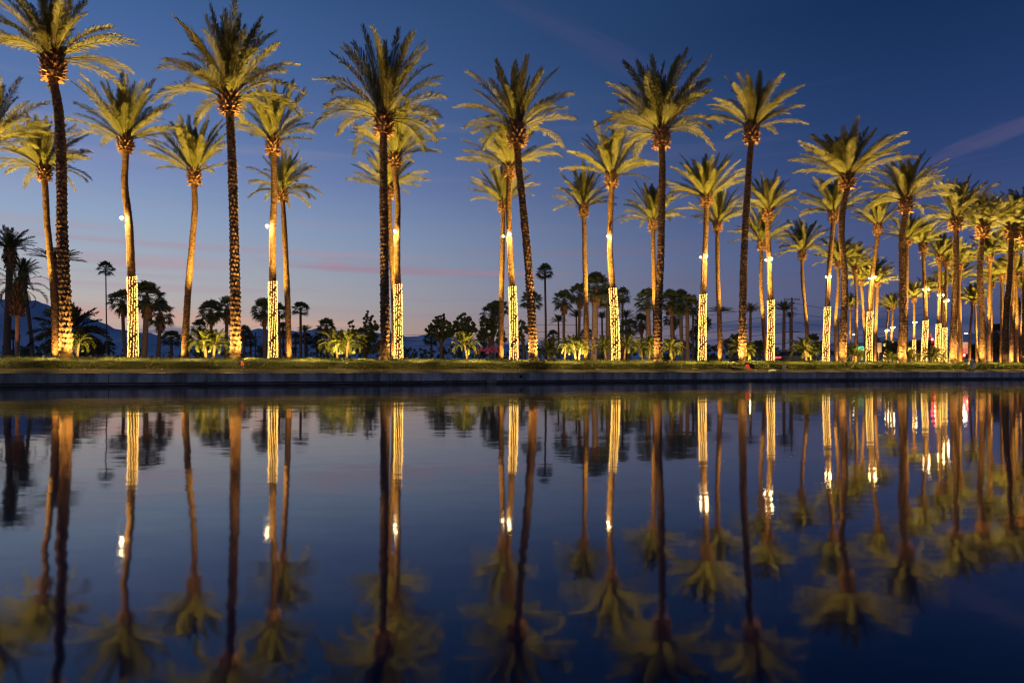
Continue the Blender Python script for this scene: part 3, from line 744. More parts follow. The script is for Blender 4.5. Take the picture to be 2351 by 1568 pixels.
# light strings
M_BULB = emat('warm_bulb', (1.0, 0.52, 0.11), 4.4)
M_CORD = mat('dark_cord', (0.03, 0.025, 0.015), None)
BULB = MB().ball((0, 0, 0), 0.033, 6, 4, (1, 1, 1.5)).mesh('bulb', M_BULB, True)
for q, (d, sy, l1, l2, Y, n) in enumerate(STR):
    rng = random.Random(q+5)
    b = d['base']; z0 = b.z + 0.15; z1 = at(0, sy, Y).z
    per = 11; rh = 0.155 if Y < 78 else 0.21
    rows = int((z1-z0)/rh)
    t = thing('light_string', b, 'warm bulb string on date palm, ' + n, 'light string', 'light strings wound round trunks')
    cells = []; cord = []
    for r_ in range(rows):
        for k in range(per):
            a = 2*PI*(k + rng.uniform(-0.15, 0.15))/per + r_*0.22*2.7
            z = z0 + (r_ + k/per)*rh + rng.uniform(-0.035, 0.035)
            kk = (z-d['zz'][0])/(d['zz'][-1]-d['zz'][0]); jx = int(np.clip(kk, 0, 1)*(len(d['zz'])-1))
            R = float(d['R'][jx]) + 0.075
            P_ = Vector((float(d['xi'][jx]) + R*math.cos(a), d['Y']+d['yl']*max(kk, 0)**1.5 + R*math.sin(a), z)) - b
            if rng.random() < 0.985: cells.append((math.sin(a), P_, rng.uniform(-0.6, 0.6)))
    for j in range(rows*10):
        a = 2*PI*j/10; z = z0 + j/10*rh
        kk = (z-d['zz'][0])/(d['zz'][-1]-d['zz'][0]); jx = int(np.clip(kk, 0, 1)*(len(d['zz'])-1)); R = float(d['R'][jx]) + 0.055
        cord.append(Vector((float(d['xi'][jx]) + R*math.cos(a), d['Y']+d['yl']*max(kk, 0)**1.5 + R*math.sin(a), z)) - b)
    MB().tube(cord, 0.009, 3).obj('cord', M_CORD, t)
    rest = cells
    if 0 < q < 9:
        fr = [c for c in cells if c[0] < -0.35]; rng.shuffle(fr); sel = set(id(c) for c in fr[:100])
        for c in fr[:100]:
            o = bpy.data.objects.new('bulb', BULB); o.location = c[1]; o.rotation_euler = (0, c[2], 0); link(o, t)
        rest = [c for c in cells if id(c) not in sel]
    mb = MB()
    for c in rest: mb.ball(tuple(c[1]), 0.033 if Y < 78 else 0.042, 6, 4, (1, 1, 1.5))
    o = mb.obj('bulbs', M_BULB, t, True); o['kind'] = 'stuff'

# ------------------------------------------------------------------ hedge
def hedge(s0, s1, label, seed):
    rng = np.random.default_rng(seed)
    tf, tb = 1.15, 3.75
    def ztop(t, s):
        return 1.15 + (t-tf)/(tb-tf)*0.20 + 0.02*np.sin(s*1.3+t) + 0.015*np.sin(s*4.1) + 0.012*np.sin(s*9.7+2*t)
    o = thing('hedge', st_(s0, 1.2, 0.6), label, 'hedge', 'clipped hedges on top of the pond wall')
    org = st_(s0, 1.2, 0.6)
    # dense inner body
    ns_ = max(8, int((s1-s0)/0.5)); vs, fs = [], []
    pr = [(tf+0.10, 0.66), (tf+0.05, 0.78), (tf+0.05, 1.08), (tf+0.10, 1.12), (2.4, 1.22), (tb-0.1, 1.31), (tb-0.05, 0.9)]
    for i in range(ns_+1):
        s = s0 + 0.06 + (s1-s0-0.12)*i/ns_
        for (t, z) in pr: vs.append(st_(s, t + rng.normal(0, 0.02), z + rng.normal(0, 0.015)) - org)
    k = len(pr)
    for i in range(ns_):
        for j in range(k-1): fs.append((i*k+j, i*k+j+1, (i+1)*k+j+1, (i+1)*k+j))
    fs += [tuple(range(k)), tuple(reversed(range(ns_*k, ns_*k+k)))]
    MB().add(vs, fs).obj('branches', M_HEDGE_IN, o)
    # leaves
    Ls = s1-s0
    nface = int(Ls*520); ntop = int(Ls*900)
    sF = rng.uniform(s0, s1, nface); zF = rng.uniform(0, 1, nface)**0.9
    tF = tf + rng.normal(0, 0.035, nface) + 0.05*np.sin(sF*2.2)*np.sin(zF*3+sF*0.7) - 0.03*np.sin(sF*6.3)
    zb = 0.70 + 0.04*np.sin(sF*3.1)
    zF = zb + zF*(ztop(tf, sF)-zb)
    sT = rng.uniform(s0, s1, ntop); tT = tf + (tb-tf)*rng.uniform(0, 1, ntop)
    zT = ztop(tT, sT) + np.abs(rng.normal(0, 0.028, ntop)) - 0.03 - 0.03*np.clip((tf+0.06-tT)/0.06, 0, 1)**2
    # taller shoots
    nsh = int(Ls*14); sS = rng.uniform(s0, s1, nsh); tS = tf + (tb-tf)*rng.uniform(0.1, 1, nsh)
    hS = rng.uniform(0.05, 0.13, nsh)*np.where(rng.uniform(0, 1, nsh) < 0.08, 1.8, 1)
    rep = 5
    sX = np.repeat(sS, rep) + rng.normal(0, 0.02, nsh*rep); tX = np.repeat(tS, rep) + rng.normal(0, 0.02, nsh*rep)
    zX = ztop(np.repeat(tS, rep), np.repeat(sS, rep)) + np.repeat(hS, rep)*rng.uniform(0.2, 1, nsh*rep)
    ss = np.concatenate([sF, sT, sX]); tt = np.concatenate([tF, tT, tX]); zz = np.concatenate([zF, zT, zX])
    n = len(ss)
    C = np.stack([P0.x + U.x*ss + NV.x*tt, P0.y + U.y*ss + NV.y*tt, zz], 1)
    a = rng.normal(0, 1, (n, 3)); a[:, 2] = np.abs(a[:, 2])*0.9; a /= np.linalg.norm(a, axis=1)[:, None]
    b = rng.normal(0, 1, (n, 3)); b -= a*np.sum(a*b, 1)[:, None]; b /= np.linalg.norm(b, axis=1)[:, None]
    ln = rng.uniform(0.030, 0.055, n)*(1+ss/120); w = ln*0.5
    V = np.stack([C - a*ln[:, None]*0.5, C + b*w[:, None]*0.5, C + a*ln[:, None]*0.6, C - b*w[:, None]*0.5], 1).reshape(-1, 3) - np.array(org)
    kk = np.arange(n)*4; Q = np.stack([kk, kk+1, kk+2, kk+3], 1)
    link(bpy.data.objects.new('foliage', np_mesh('foliage', V, Q, M_HEDGE)), o)
    return o
sg1 = wall_hit(1712, 1.2)[2]; sg2 = wall_hit(1730, 1.2)[2]; sg0 = wall_hit(552, 1.2)[2]; sg00 = wall_hit(557, 1.2)[2]
hedge(-28, sg0, 'left stretch of the low clipped hedge, ending at a red flower', 1)
hedge(sg00, sg1, 'long middle stretch of the low clipped hedge, from the red flower to the gap', 2)
hedge(sg2, SB-30, 'right stretch of the low clipped hedge, beyond the gap with red blooms', 3)

# fill spots added above the hedge to brighten its face and top, no fixtures
for k_ in range(66):
    f_ = k_ % 2 == 0
    p_ = st_(-9 + k_*1.45 + random.uniform(-.4, .4), 0.45 if f_ else random.uniform(1.9, 3.0), 2.5)
    g_ = p_ + NV*(0.85 if f_ else 0.0); g_.z = 1.05 if f_ else 0.95
    spot(p_, g_, (random.uniform(430, 560) if f_ else random.uniform(500, 950))*(1+k_*0.008), 112 if f_ else 92, 0.9, (1.0, 0.68, 0.20), 0.06, 'bed_fill_light')

# red flowers in the gaps
def flower(x, t, z, n, label, r=0.05):
    X, Y, s = wall_hit(x, t); o = thing('red_flower', (X, Y, ground_z(t)), label, 'flower')
    rng = random.Random(int(x)); mb = MB(); st = MB()
    for k in range(n):
        c = (rng.uniform(-1, 1)*r*2.5, rng.uniform(-1, 1)*r*2, z - ground_z(t) + rng.uniform(-1, 1)*r*2.2)
        for j in range(5):
            a = j*2*PI/5; mb.add([c, (c[0]+r*math.cos(a), c[1]-0.02, c[2]+r*math.sin(a)), (c[0]+r*math.cos(a+0.8), c[1]-0.015, c[2]+r*math.sin(a+0.8))], [(0, 1, 2)])
        st.tube([(0, 0, 0), (c[0]*0.6, c[1]*0.6, c[2]*0.6), c], 0.006, 4)
    mb.obj('petals', mat('red_petal', (0.6, 0.03, 0.04), (0.75, 0.07, 0.09), 9), o); st.obj('stem', M_LEAF, o)
flower(556, 1.05, 0.99, 4, 'small red flower poking out of the hedge below the second dark front palm')
flower(1719, 1.15, 0.93, 9, 'cluster of red blooms low in the hedge gap by the sixth dark front palm', 0.07)
spot(tuple(Vector(wall_hit(1722, 2.6)[:2]).to_3d() + Vector((0, 0, 1.7))), tuple(Vector(wall_hit(1721, 1.1)[:2]).to_3d() + Vector((0, 0, 0.7))), 90, 50, 0.6, (1.0, 0.6, 0.25), 0.05, 'bed_fill_light')  # unseen fill spot aimed at the gap blooms, no fixture

# fallen leaves on the strip of dirt
rng = random.Random(12); mb = MB()
for i in range(420):
    s = rng.uniform(-5, 75); t = 0.95 + rng.gauss(0, 0.12); z = ground_z(t) + 0.025
    if t < 0.4: continue
    c = st_(s, t, z); a = rng.uniform(0, 6.28); r = rng.uniform(0.02, 0.05)*(1+max(0, s)/90)
    d1 = Vector((math.cos(a), math.sin(a), rng.uniform(-0.3, 0.5)))*r; d2 = Vector((-math.sin(a), math.cos(a), rng.uniform(0, 0.6)))*r*0.55
    mb.add([c-d1, c-d2, c+d1, c+d2], [(0, 1, 2, 3)])
meta(mb.obj('fallen_leaves', mat('dry_leaf', (0.30, 0.14, 0.05), (0.5, 0.28, 0.10), 8)), kind='stuff')

# ------------------------------------------------------------------ fan palms in the distance
def fan_crown(seed, n=26, pet=1.2, blade=0.98, seg=14, ragged=0.25):
    rng = random.Random(seed); vs = []; tr = []
    def tri(a, b, c): 
        k = len(vs); vs.extend([a, b, c]); tr.append((k, k+1, k+2))
    for i in range(n):
        u = (i+0.5)/n; az_ = i*2.39996 + rng.uniform(-0.25, 0.25)
        e0 = math.radians(84 - 128*u**1.05 + rng.uniform(-8, 8))
        d = Vector((math.cos(e0)*math.cos(az_), math.cos(e0)*math.sin(az_), math.sin(e0)))
        s_ = Vector((-math.sin(az_), math.cos(az_), 0)); up = s_.cross(d)*-1
        if up.z < 0: up = -up
        L_ = pet*rng.uniform(0.8, 1.1); c = d*L_ + Vector((0, 0, -0.12*L_))
        for w in (s_, up):
            tri(-w*0.03, w*0.03, c + w*0.02); tri(-w*0.03, c + w*0.02, c - w*0.02)
        rl = rng.uniform(-0.5, 0.5); s2 = s_*math.cos(rl) + up*math.sin(rl)
        bl = blade*rng.uniform(0.85, 1.1)
        for k in range(seg):
            a0 = math.radians(-105 + 210*k/(seg-1)); a = a0 + rng.uniform(-0.04, 0.04)
            dd = d*math.cos(a) + s2*math.sin(a)
            hw = 0.078*bl
            pz = d*(-math.sin(a)) + s2*math.cos(a)
            m1 = c + dd*bl*0.55; m2 = c + dd*bl*rng.uniform(0.85, 1.05) + Vector((0, 0, -1))*bl*(0.16 + 0.22*rng.random() + 0.10*u)
            tri(c, m1 + pz*hw, m1 - pz*hw); tri(m1 + pz*hw, m2, m1 - pz*hw)
    return np_mesh('crown', np.array([tuple(v) for v in vs]), np.zeros((0, 4), int), M_FAN, False, np.array(tr))
FANS = [fan_crown(i, 30+3*(i % 3)) for i in range(6)]
def skirt_mesh(seed):
    rng = random.Random(seed); mb = MB()
    for i in range(90):
        a = rng.uniform(0, 6.28); z = rng.uniform(-0.1, -1.5); r = 0.36+0.18*math.sin((z+1.5)*2)
        c = Vector((0.18*math.cos(a), 0.18*math.sin(a), z+0.4)); e = Vector((r*math.cos(a+0.1), r*math.sin(a+0.1), z-0.3)); w = Vector((-math.sin(a), math.cos(a), 0))*0.09
        mb.add([c-w*0.5, c+w*0.5, e+w, e-w], [(0, 1, 2, 3)])
    return mb.mesh('dead_frond_skirt', M_STUB)
SKIRT = [skirt_mesh(i) for i in range(2)]
CNT = {}
fr_x = [p[0][0][0] for p in front]
def where(x):
    if x < fr_x[0]: return 'left of the leftmost dark front palm'
    names = ['first', 'second', 'third', 'fourth', 'fifth', 'sixth', 'seventh', 'eighth', 'ninth', 'tenth', 'eleventh', 'twelfth']
    for i in range(len(fr_x)-1):
        if x < fr_x[i+1]: return 'between the %s and %s dark front palms' % (names[i], names[i+1])
    return 'beyond the last dark front palm'
def placed(items, kindphrase):
    """labels that single out each of items (sorted by picture x) by gap and rank in the gap"""
    g_ = {}
    for it in sorted(items, key=lambda q: q[0]): g_.setdefault(where(it[0]), []).append(it)
    out = {}
    for w, l in g_.items():
        for k, it in enumerate(l):
            r = '' if len(l) == 1 else ('leftmost ' if k == 0 else 'rightmost ' if k == len(l)-1 else ORD[k+1] + ' ')
            out[id(it)] = '%s%s %s' % (r, kindphrase, w)
    return out
fans = [  # x crown, y crown centre, radius px, Y, base x, skirt, trunk radius scale
 (243,617,19,175,247,0,.8), (281,693,31,118,290,1,1), (337,682,40,105,330,1,1.2), (368,722,34,112,362,1,1), (393,778,22,150,392,0,1.2),
 (484,716,29,118,490,1,1), (522,708,30,120,518,1,1), (559,764,20,150,560,1,1), (606,712,30,118,608,1,1), (640,716,22,130,642,0,1),
 (690,710,20,150,690,0,1.2), (704,778,16,190,705,0,1), (679,779,16,190,680,0,1), (749,750,22,150,750,1,1), (650,756,18,170,652,1,1),
 (1251,624,21,160,1253,0,1), (1220,690,26,130,1221,0,1), (1295,690,27,130,1296,1,1), (1331,676,27,130,1331,1,1), (1367,660,38,100,1363,1,1.5), (1397,682,33,112,1398,0,1.4),
 (1429,680,22,150,1430,0,1), (1444,752,24,135,1443,1,1), (1487,692,32,112,1492,0,1.4), (1541,690,28,120,1543,1,1.2), (1562,690,28,120,1567,0,1.2), (1578,702,30,116,1579,0,1.2), (1546,730,24,140,1548,1,1),
 (2286,764,24,150,2287,1,1.4), (2325,702,26,130,2326,0,1.3),
 (62,812,14,200,62,0,1), (30,770,14,200,31,0,1), (990,778,18,180,991,0,1.2), (1130,722,30,140,1131,1,1), (1148,708,22,150,1150,1,1), (1110,770,16,190,1111,0,1), (1270,772,16,190,1271,0,1.2), (1347,768,18,180,1347,0,1.2), (1410,764,20,175,1411,1,1.2), (1472,740,22,160,1473,1,1.2), (1612,742,22,160,1613,1,1.2), (1598,768,18,180,1598,0,1.2), (575,782,16,190,575,0,1.2), (728,786,16,190,728,0,1.2), (430,782,16,190,431,0,1.2), (458,752,20,165,459,1,1.2), (205,796,18,180,205,0,1.4), (225,800,18,180,226,0,1.4), (250,798,17,180,251,0,1.4),
]
lab = placed(fans, 'distant fan palm silhouette')
for i, it in enumerate(fans):
    x, y, r, Y, bx, sk, tr_ = it
    base = Vector((at(bx, 0, Y).x, Y, GZ)); c = at(x, y, Y); k = r/F*Y/1.75
    o = thing('fan_palm', base, lab[id(it)], 'palm tree', 'distant fan palms')
    H = c.z-base.z
    mid = Vector(((c.x-base.x)*0.55 + random.uniform(-.15, .15), 0, H*0.5))
    rr = 0.24*tr_*k if tr_ >= 1 else 0.17
    MB().tube([(0, 0, -0.1), (0, 0, H*0.08), mid, (c.x-base.x, 0, H)], [rr*1.25, rr*1.05, rr*0.9, rr*0.8], 10).obj('trunk', M_FTRUNK, o, True)
    cr = bpy.data.objects.new('crown', FANS[i % 6]); link(cr, o); cr.location = (c.x-base.x, 0, H); cr.scale = (k,)*3; cr.rotation_euler = (0, random.uniform(-.1, .1), i*1.1)
    if sk:
        s_ = bpy.data.objects.new('dead_frond_skirt', SKIRT[i % 2]); link(s_, o); s_.location = (c.x-base.x, 0, H-0.15*k); s_.scale = (k*1.15,)*3

# dark feather palms in the distance: small ones with thin trunks, and the unlit group on the left
dark = [  # x, crown base y, top y, half, base x, Y, r
 (24,570,514,50,15,70,.33), (129,596,566,58,136,75,.28), (54,625,583,34,78,85,.22), (1282,738,717,20,1284,170,.25), (1323,727,706,20,1325,170,.25), (1382,730,710,20,1384,165,.25), (1437,728,706,22,1438,160,.25),
 (1591,722,700,20,1592,150,.25), (1653,716,700,32,1654,120,.25), (1723,714,692,22,1722,130,.25), (1800,712,686,28,1799,120,.28), (700,760,742,18,702,170,.25), (736,772,755,16,737,170,.22), (1814,728,712,14,1815,150,.2),
]
lab = placed(dark, 'small unlit feather palm')
for i, it in enumerate(dark):
    x, cby, ty, half, bx, Y, r = it
    base = Vector((at(bx, 0, Y).x, Y, GZ)); c = at(x, cby, Y)
    o = thing('feather_palm', base, lab[id(it)], 'palm tree', 'unlit feather palms in the distance')
    H = c.z-base.z; dx_ = c.x-base.x
    MB().tube([(0, 0, -0.1), (dx_*0.3, 0, H*0.35), (dx_*0.8, 0, H*0.8), (dx_, 0, H)], [r*1.2, r, r*0.95, r*0.8], 10).obj('trunk', M_FTRUNK, o, True)
    cr = bpy.data.objects.new('crown', CROWN_FAR[i % 3]); link(cr, o); cr.location = (dx_, 0, H); cr.scale = (half/F*Y/3.3, half/F*Y/3.3, (cby-ty)/F*Y/3.9); cr.rotation_euler = (0, 0, i*1.3)
    if i < 3:
        s_ = bpy.data.objects.new('dead_frond_skirt', SKIRT[i % 2]); link(s_, o); s_.location = (dx_, 0, H+0.3); s_.scale = (1.4, 1.4, 1.4)
# broad olive palm behind the leftmost front palm
M_OLIVE = leafmat('olive_palm_leaf', (0.05, 0.055, 0.02), (0.10, 0.09, 0.035), 1.2, 0.2)
cm = crown_mesh(333, n=44, pairs=44, leaf=0.85, lw=0.10, lo=-25, hi=84, dl=70, dh=20, m=M_OLIVE)
b = at(160, 0, 62); b.z = GZ; c = at(158, 762, 62)
o = thing('feather_palm', b, 'wide low olive palm spreading behind the leftmost dark front palm', 'palm tree')
MB().tube([(0, 0, -0.1), (0, 0, (c.z-b.z)*0.6), (0, 0, c.z-b.z)], [0.32, 0.3, 0.28], 10).obj('trunk', M_TRUNK, o, True)
cr = bpy.data.objects.new('crown', cm); link(cr, o); cr.location = (0, 0, c.z-b.z); cr.scale = (0.86, 0.86, 0.84)
# palm with a swollen orange head of cut fronds and a pale trunk, far left
b = at(40, 0, 62); b.z = GZ
o = thing('feather_palm', b, 'slim pale trunk with a swollen orange head of cut fronds, by the left edge', 'palm tree')
zt = at(0, 722, 62).z-b.z; zh = at(0, 660, 62).z-b.z
MB().tube([(0, 0, -0.1), (0, 0, zt*0.5), (0, 0, zt+0.2)], [0.22, 0.17, 0.17], 12).obj('trunk', M_PALE, o, True)
s_ = bpy.data.objects.new('frond_stubs', STUBS[1]); link(s_, o); s_.location = (0, 0, zt); s_.scale = (1.35, 1.35, (zh-zt)/1.2)
cr = bpy.data.objects.new('crown', crown_mesh(340, n=22, pairs=40, leaf=0.40, lw=0.05, lo=0, hi=85, dl=150, dh=50, m=M_FAN)); link(cr, o); cr.location = (0, 0, zh); cr.scale = (0.75, 0.75, 0.8)
spot((b.x+0.3, b.y-1.6, b.z+0.1), (b.x, b.y, b.z+5), 260, 40, 0.5, (1.0, 0.42, 0.22))

# ------------------------------------------------------------------ pygmy date palms
pyg = [(182,785,25,56,1),(468,781,30,45,.8),(495,783,30,45.5,.8),(770,784,31,50,1),(800,782,32,49,1),(1067,787,29,50,1),(1300,795,17,56,1),(1317,790,26,55,1),(1333,797,17,54,1),
       (1386,792,24,62,.35),(1437,788,24,60,.6),(1470,798,22,64,.25),(1494,792,24,60,.7),(1538,797,24,60,.8),(1702,800,26,62,.8),(1846,800,28,62,.9),(1960,810,22,66,.6),(2089,819,18,72,.4),(2143,815,20,72,.4),(2042,820,16,72,.4),(1262,800,26,70,.12)]
lab = placed(pyg, 'low bright pygmy palm above the hedge')
for i, it in enumerate(pyg):
    x, y, r, Y, lt = it
    base = at(x + (6 if i % 2 else -5), 0, Y); base.z = GZ; c = at(x, y, Y)
    o = thing('pygmy_palm', base, lab[id(it)], 'palm', 'pygmy palms behind the hedge')
    H = max(0.25, c.z-base.z); dx_ = c.x-base.x
    MB().tube([(0, 0, -0.05), (dx_*0.4, 0, H*0.5), (dx_, 0, H)], [0.10, 0.085, 0.09], 9).obj('trunk', M_PTRUNK, o, True)
    cr = bpy.data.objects.new('crown', PYGMY[i % 3]); link(cr, o); cr.location = (dx_, 0, H); k = r/F*Y/0.95; cr.scale = (k,)*3; cr.rotation_euler = (0, 0, i*2.0)
    spot((c.x+0.5, c.y-1.9, GZ+0.10), (c.x, c.y, c.z+0.2), 1100*lt, 80, 0.7, (1.0, 0.72, 0.25), 0.08)

# ------------------------------------------------------------------ broadleaf trees and shrubs
def blobs_mesh(seed, blobs, n, ls, m):
    rng = np.random.default_rng(seed); tot = sum(b[3]**2 for b in blobs); Vs = []
    for (bx, by, bz, br, sq) in blobs:
        k = int(n*br**2/tot)
        d = rng.normal(0, 1, (k, 3)); d /= np.linalg.norm(d, axis=1)[:, None]
        # smaller clumps on the shell
        nc = max(6, int(k/45)); cd = rng.normal(0, 1, (nc, 3)); cd /= np.linalg.norm(cd, axis=1)[:, None]
        cc = cd*br*rng.uniform(0.45, 1.0, nc)[:, None]*np.array([1, 1, sq])
        idx = rng.integers(0, nc, k)
        P_ = np.array([bx, by, bz]) + cc[idx] + d*(br*0.24)*rng.uniform(0.2, 1, k)[:, None]
        a = rng.normal(0, 1, (k, 3)); a /= np.linalg.norm(a, axis=1)[:, None]
        b = rng.normal(0, 1, (k, 3)); b -= a*np.sum(a*b, 1)[:, None]; b /= np.linalg.norm(b, axis=1)[:, None]
        l_ = ls*rng.uniform(0.6, 1.3, k)[:, None]
        Vs.append(np.stack([P_-a*l_, P_-b*l_*0.5, P_+a*l_, P_+b*l_*0.5], 1).reshape(-1, 3))
    V = np.concatenate(Vs); k = np.arange(len(V)//4)*4
    return np_mesh('crown', V, np.stack([k, k+1, k+2, k+3], 1), m)
def btree(x0, x1, ytop, Y, label, blobs, seed, n=5000, ls=0.22, tr=0.3, name='leafy_tree', m=None, cat='tree'):
    """blobs in picture px: (x, y, radius px, squash)"""
    xc = (x0+x1)/2; base = at(xc, 0, Y); base.z = GZ
    o = thing(name, base, label, cat)
    bl = []
    rnd = random.Random(seed)
    for (x, y, r, sq) in blobs:
        p = at(x, y, Y)-base; bl.append((p.x, rnd.uniform(-1, 1)*r/F*Y*0.6, p.z, r/F*Y, sq))
    link(bpy.data.objects.new('crown', blobs_mesh(seed, bl, n, ls, m or M_LEAF)), o)
    mb = MB(); H = min(b_[2] for b_ in bl)
    if tr > 0:
        mb.tube([(0, 0, -0.1), (0.1, 0, H*0.5), (0, 0, H)], [tr*1.3, tr, tr*0.8], 8)
        for b_ in bl: mb.tube([(0, 0, H*0.7), (b_[0]*0.6, b_[1]*0.5, H*0.7+(b_[2]-H*0.7)*0.6), (b_[0], b_[1], b_[2])], [tr*0.6, tr*0.4, tr*0.15], 6)
        mb.obj('trunk', M_WOOD, o, True)
    return o
btree(800, 872, 713, 130, 'tall dark leafy tree just left of the third dark front palm', [(848,726,12,1),(840,740,13,1),(858,745,14,1),(808,743,9,1),(816,760,14,1),(845,765,22,1),(858,790,22,1.1),(835,795,24,1),(800,800,14,.8)], 1, 8000)
btree(980, 1045, 716, 120, 'dark spreading tree left of the pair right of the third dark front palm', [(1010,732,14,1),(1000,745,16,.9),(1022,748,18,.9),(992,760,15,.7),(1030,765,16,.7),(1012,770,18,.6)], 2, 6000)
btree(1045, 1095, 718, 122, 'dark spreading tree, right of the pair right of the third dark front palm', [(1056,735,12,1),(1070,732,13,1),(1048,750,15,.9),(1075,750,18,.9),(1062,768,18,.7),(1088,757,9,.7)], 3, 6000)
btree(1100, 1150, 735, 125, 'dense dark tree left of the bare golden trunk near the fourth dark front palm', [(1112,745,14,.9),(1130,742,14,1),(1120,762,18,.8),(1142,758,14,.9),(1105,775,14,.8),(1150,775,16,.8)], 4, 5000)
btree(1190, 1212, 735, 120, 'dark leafy tree beside the fourth light-wrapped palm', [(1196,745,12,1),(1203,760,14,1),(1194,775,14,1)], 5, 2500)
btree(730, 800, 775, 150, 'rounded dark green tree behind the twin pygmy palms', [(735,795,20,.9),(755,798,18,.8),(790,770,12,.7),(780,790,22,.8)], 6, 3500)
btree(1655, 1700, 770, 130, 'dark bushy tree just left of the sixth dark front palm', [(1668,790,14,.9),(1690,783,18,1),(1706,795,16,.8)], 7, 3500)
btree(1725, 1760, 775, 130, 'dark bushy tree just right of the sixth dark front palm', [(1730,798,20,.8),(1748,790,16,.8),(1762,800,18,.8)], 8, 3500)
btree(1850, 1885, 770, 125, 'dark rounded tree behind the far pygmy palm and parked car', [(1848,800,20,.9),(1865,785,20,1),(1882,798,18,.9)], 9, 3500)
btree(1090, 1150, 795, 95, 'pink bougainvillea bush left of the fourth dark front palm', [(1103,806,8,.8),(1116,805,9,.8),(1132,803,10,.8),(1148,806,8,.8)], 10, 2600, 0.12, 0, 'bougainvillea_bush', M_PINK, 'bush')
btree(2040, 2060, 790, 130, 'dark tree behind the small far pair of light-wrapped palms', [(2030,800,18,.9),(2052,796,18,.9),(2072,802,18,.9),(2010,806,14,.8)], 13, 3500)
btree(2105, 2190, 790, 150, 'dark tree behind the row of bright wrapped palms', [(2095,800,16,.9),(2118,796,18,.9),(2140,800,18,.9),(2165,798,16,.9)], 14, 3500)
btree(2210, 2260, 795, 150, 'dark tree by the far street crossing', [(2200,808,14,.9),(2218,806,14,.9),(2240,800,16,.9),(2262,796,18,.9)], 15, 3500)
btree(2300, 2350, 780, 150, 'dark tree at the far right behind the palms', [(2285,800,18,.9),(2310,795,20,.9),(2335,790,22,.9),(2355,798,20,.9)], 16, 3500)
# continuous far scrub band
rng = np.random.default_rng(5); bl = []
for x in np.arange(-40, 2420, 11.0):
    hh = 18 + 6*math.sin(x*0.013) + 5*math.sin(x*0.041+1) + rng.uniform(-3, 4) + (6 if x > 1300 else 0)
    p = at(x, 822-hh*0.5, 160); bl.append((p.x, p.y + rng.uniform(-6, 6), p.z, max(0.5, hh/F*160), 0.9))
me = blobs_mesh(77, bl, 40000, 0.24, M_LEAF); me.name = 'scrub'
o = bpy.data.objects.new('undergrowth', me); link(o); meta(o, 'dark band of far scrub along the horizon behind the palms', None, None, 'stuff')

# ------------------------------------------------------------------ poles, wires
def pole(x, ytop, Y, arms, label, r=0.16):
    b = at(x, 0, Y); b.z = GZ; H = at(x, ytop, Y).z-GZ
    o = thing('utility_pole', b, label, 'utility pole', 'utility poles in the distance')
    MB().tube([(0, 0, -0.2), (0, 0, H)], [r*1.2, r*0.8], 8).obj('post', M_POLE, o, True)
    for a in arms:
        MB().box(-1.3, 1.3, -0.07, 0.07, H-a, H-a+0.14).obj('crossarm', M_POLE, o)
        ins = MB()
        for k in (-1.15, -0.6, 0.6, 1.15): ins.tube([(k, 0, H-a+0.141), (k, 0, H-a+0.36)], 0.05, 6)
        ins.obj('insulators', M_METAL, o)
    return (b, H)
poles = [pole(453, 779, 210, (0.8, 2.4), 'far utility pole just left of the second dark front palm'.replace('left', 'left')), pole(587, 763, 170, (1.2, 4.6, 5.8), 'far utility pole between the second dark front palm and the second wrapped palm'),
         pole(897, 760, 170, (1.0, 4.6), 'far utility pole hidden partly by the third dark front palm'), pole(1818, 683, 110, (0.4, 5.6, 8.5, 10.0), 'tall brown utility pole beside a small feather palm, left of the eighth wrapped palm'),
         pole(763, 765, 190, (0.8,), 'far utility pole behind the twin pygmy palms')]
wires = MB()
def wire(a, b, sag=1.2):
    pts = []
    for i in range(13):
        f = i/12; p = a.lerp(b, f); p.z -= sag*4*f*(1-f); pts.append(p)
    wires.tube(pts, 0.035, 4)
for z in (0.4, 2.2, 3.8, 5.4, 7.4):
    wire(at(560, 772+z*6, 172), at(1240, 742+z*9, 150)); wire(at(1240, 742+z*9, 150), at(1818, 690+z*13, 110.3))
    wire(at(1818, 690+z*13, 110.3), at(2120, 702+z*9, 150))
meta(wires.obj('overhead_wires', M_DARK), 'thin overhead power wires running between the far poles', 'wires')

# ------------------------------------------------------------------ street things on the right
def signal(x, y, Y, label, below=None):
    b = at(x, 0, Y); b.z = GZ; h = at(x, y, Y).z-GZ
    o = thing('traffic_light', b, label, 'traffic light', 'traffic lights at the far crossing')
    MB().tube([(0, 0.2, -0.1), (0, 0.2, h+0.9)], 0.09, 8).obj('post', M_METAL, o, True)
    MB().box(-0.20, 0.20, -0.13, 0.13, h-0.95, h+0.28, 0.04).obj('signal_head', M_DARK, o)
    for k, m_ in enumerate((M_RED, M_DARK, M_DARK)):
        MB().ball((0, -0.14, h-0.02-0.36*k), 0.19 if k == 0 else 0.12, 12, 8, (1, 0.5, 1)).obj('signal_lamp', m_, o, True)
    point((b.x, b.y-0.8, GZ+h), 420, (1.0, 0.05, 0.03), 0.1, 'red_signal_light')
M_RED = emat('red_signal', (1.0, 0.04, 0.035), 30.0)
signal(2139, 779, 105, 'red traffic light left of the close bright wrapped pair')
signal(2144, 807, 112, 'lower red traffic light left of the close bright wrapped pair')
signal(2212, 815, 98, 'large red traffic light right of the ninth dark front palm')
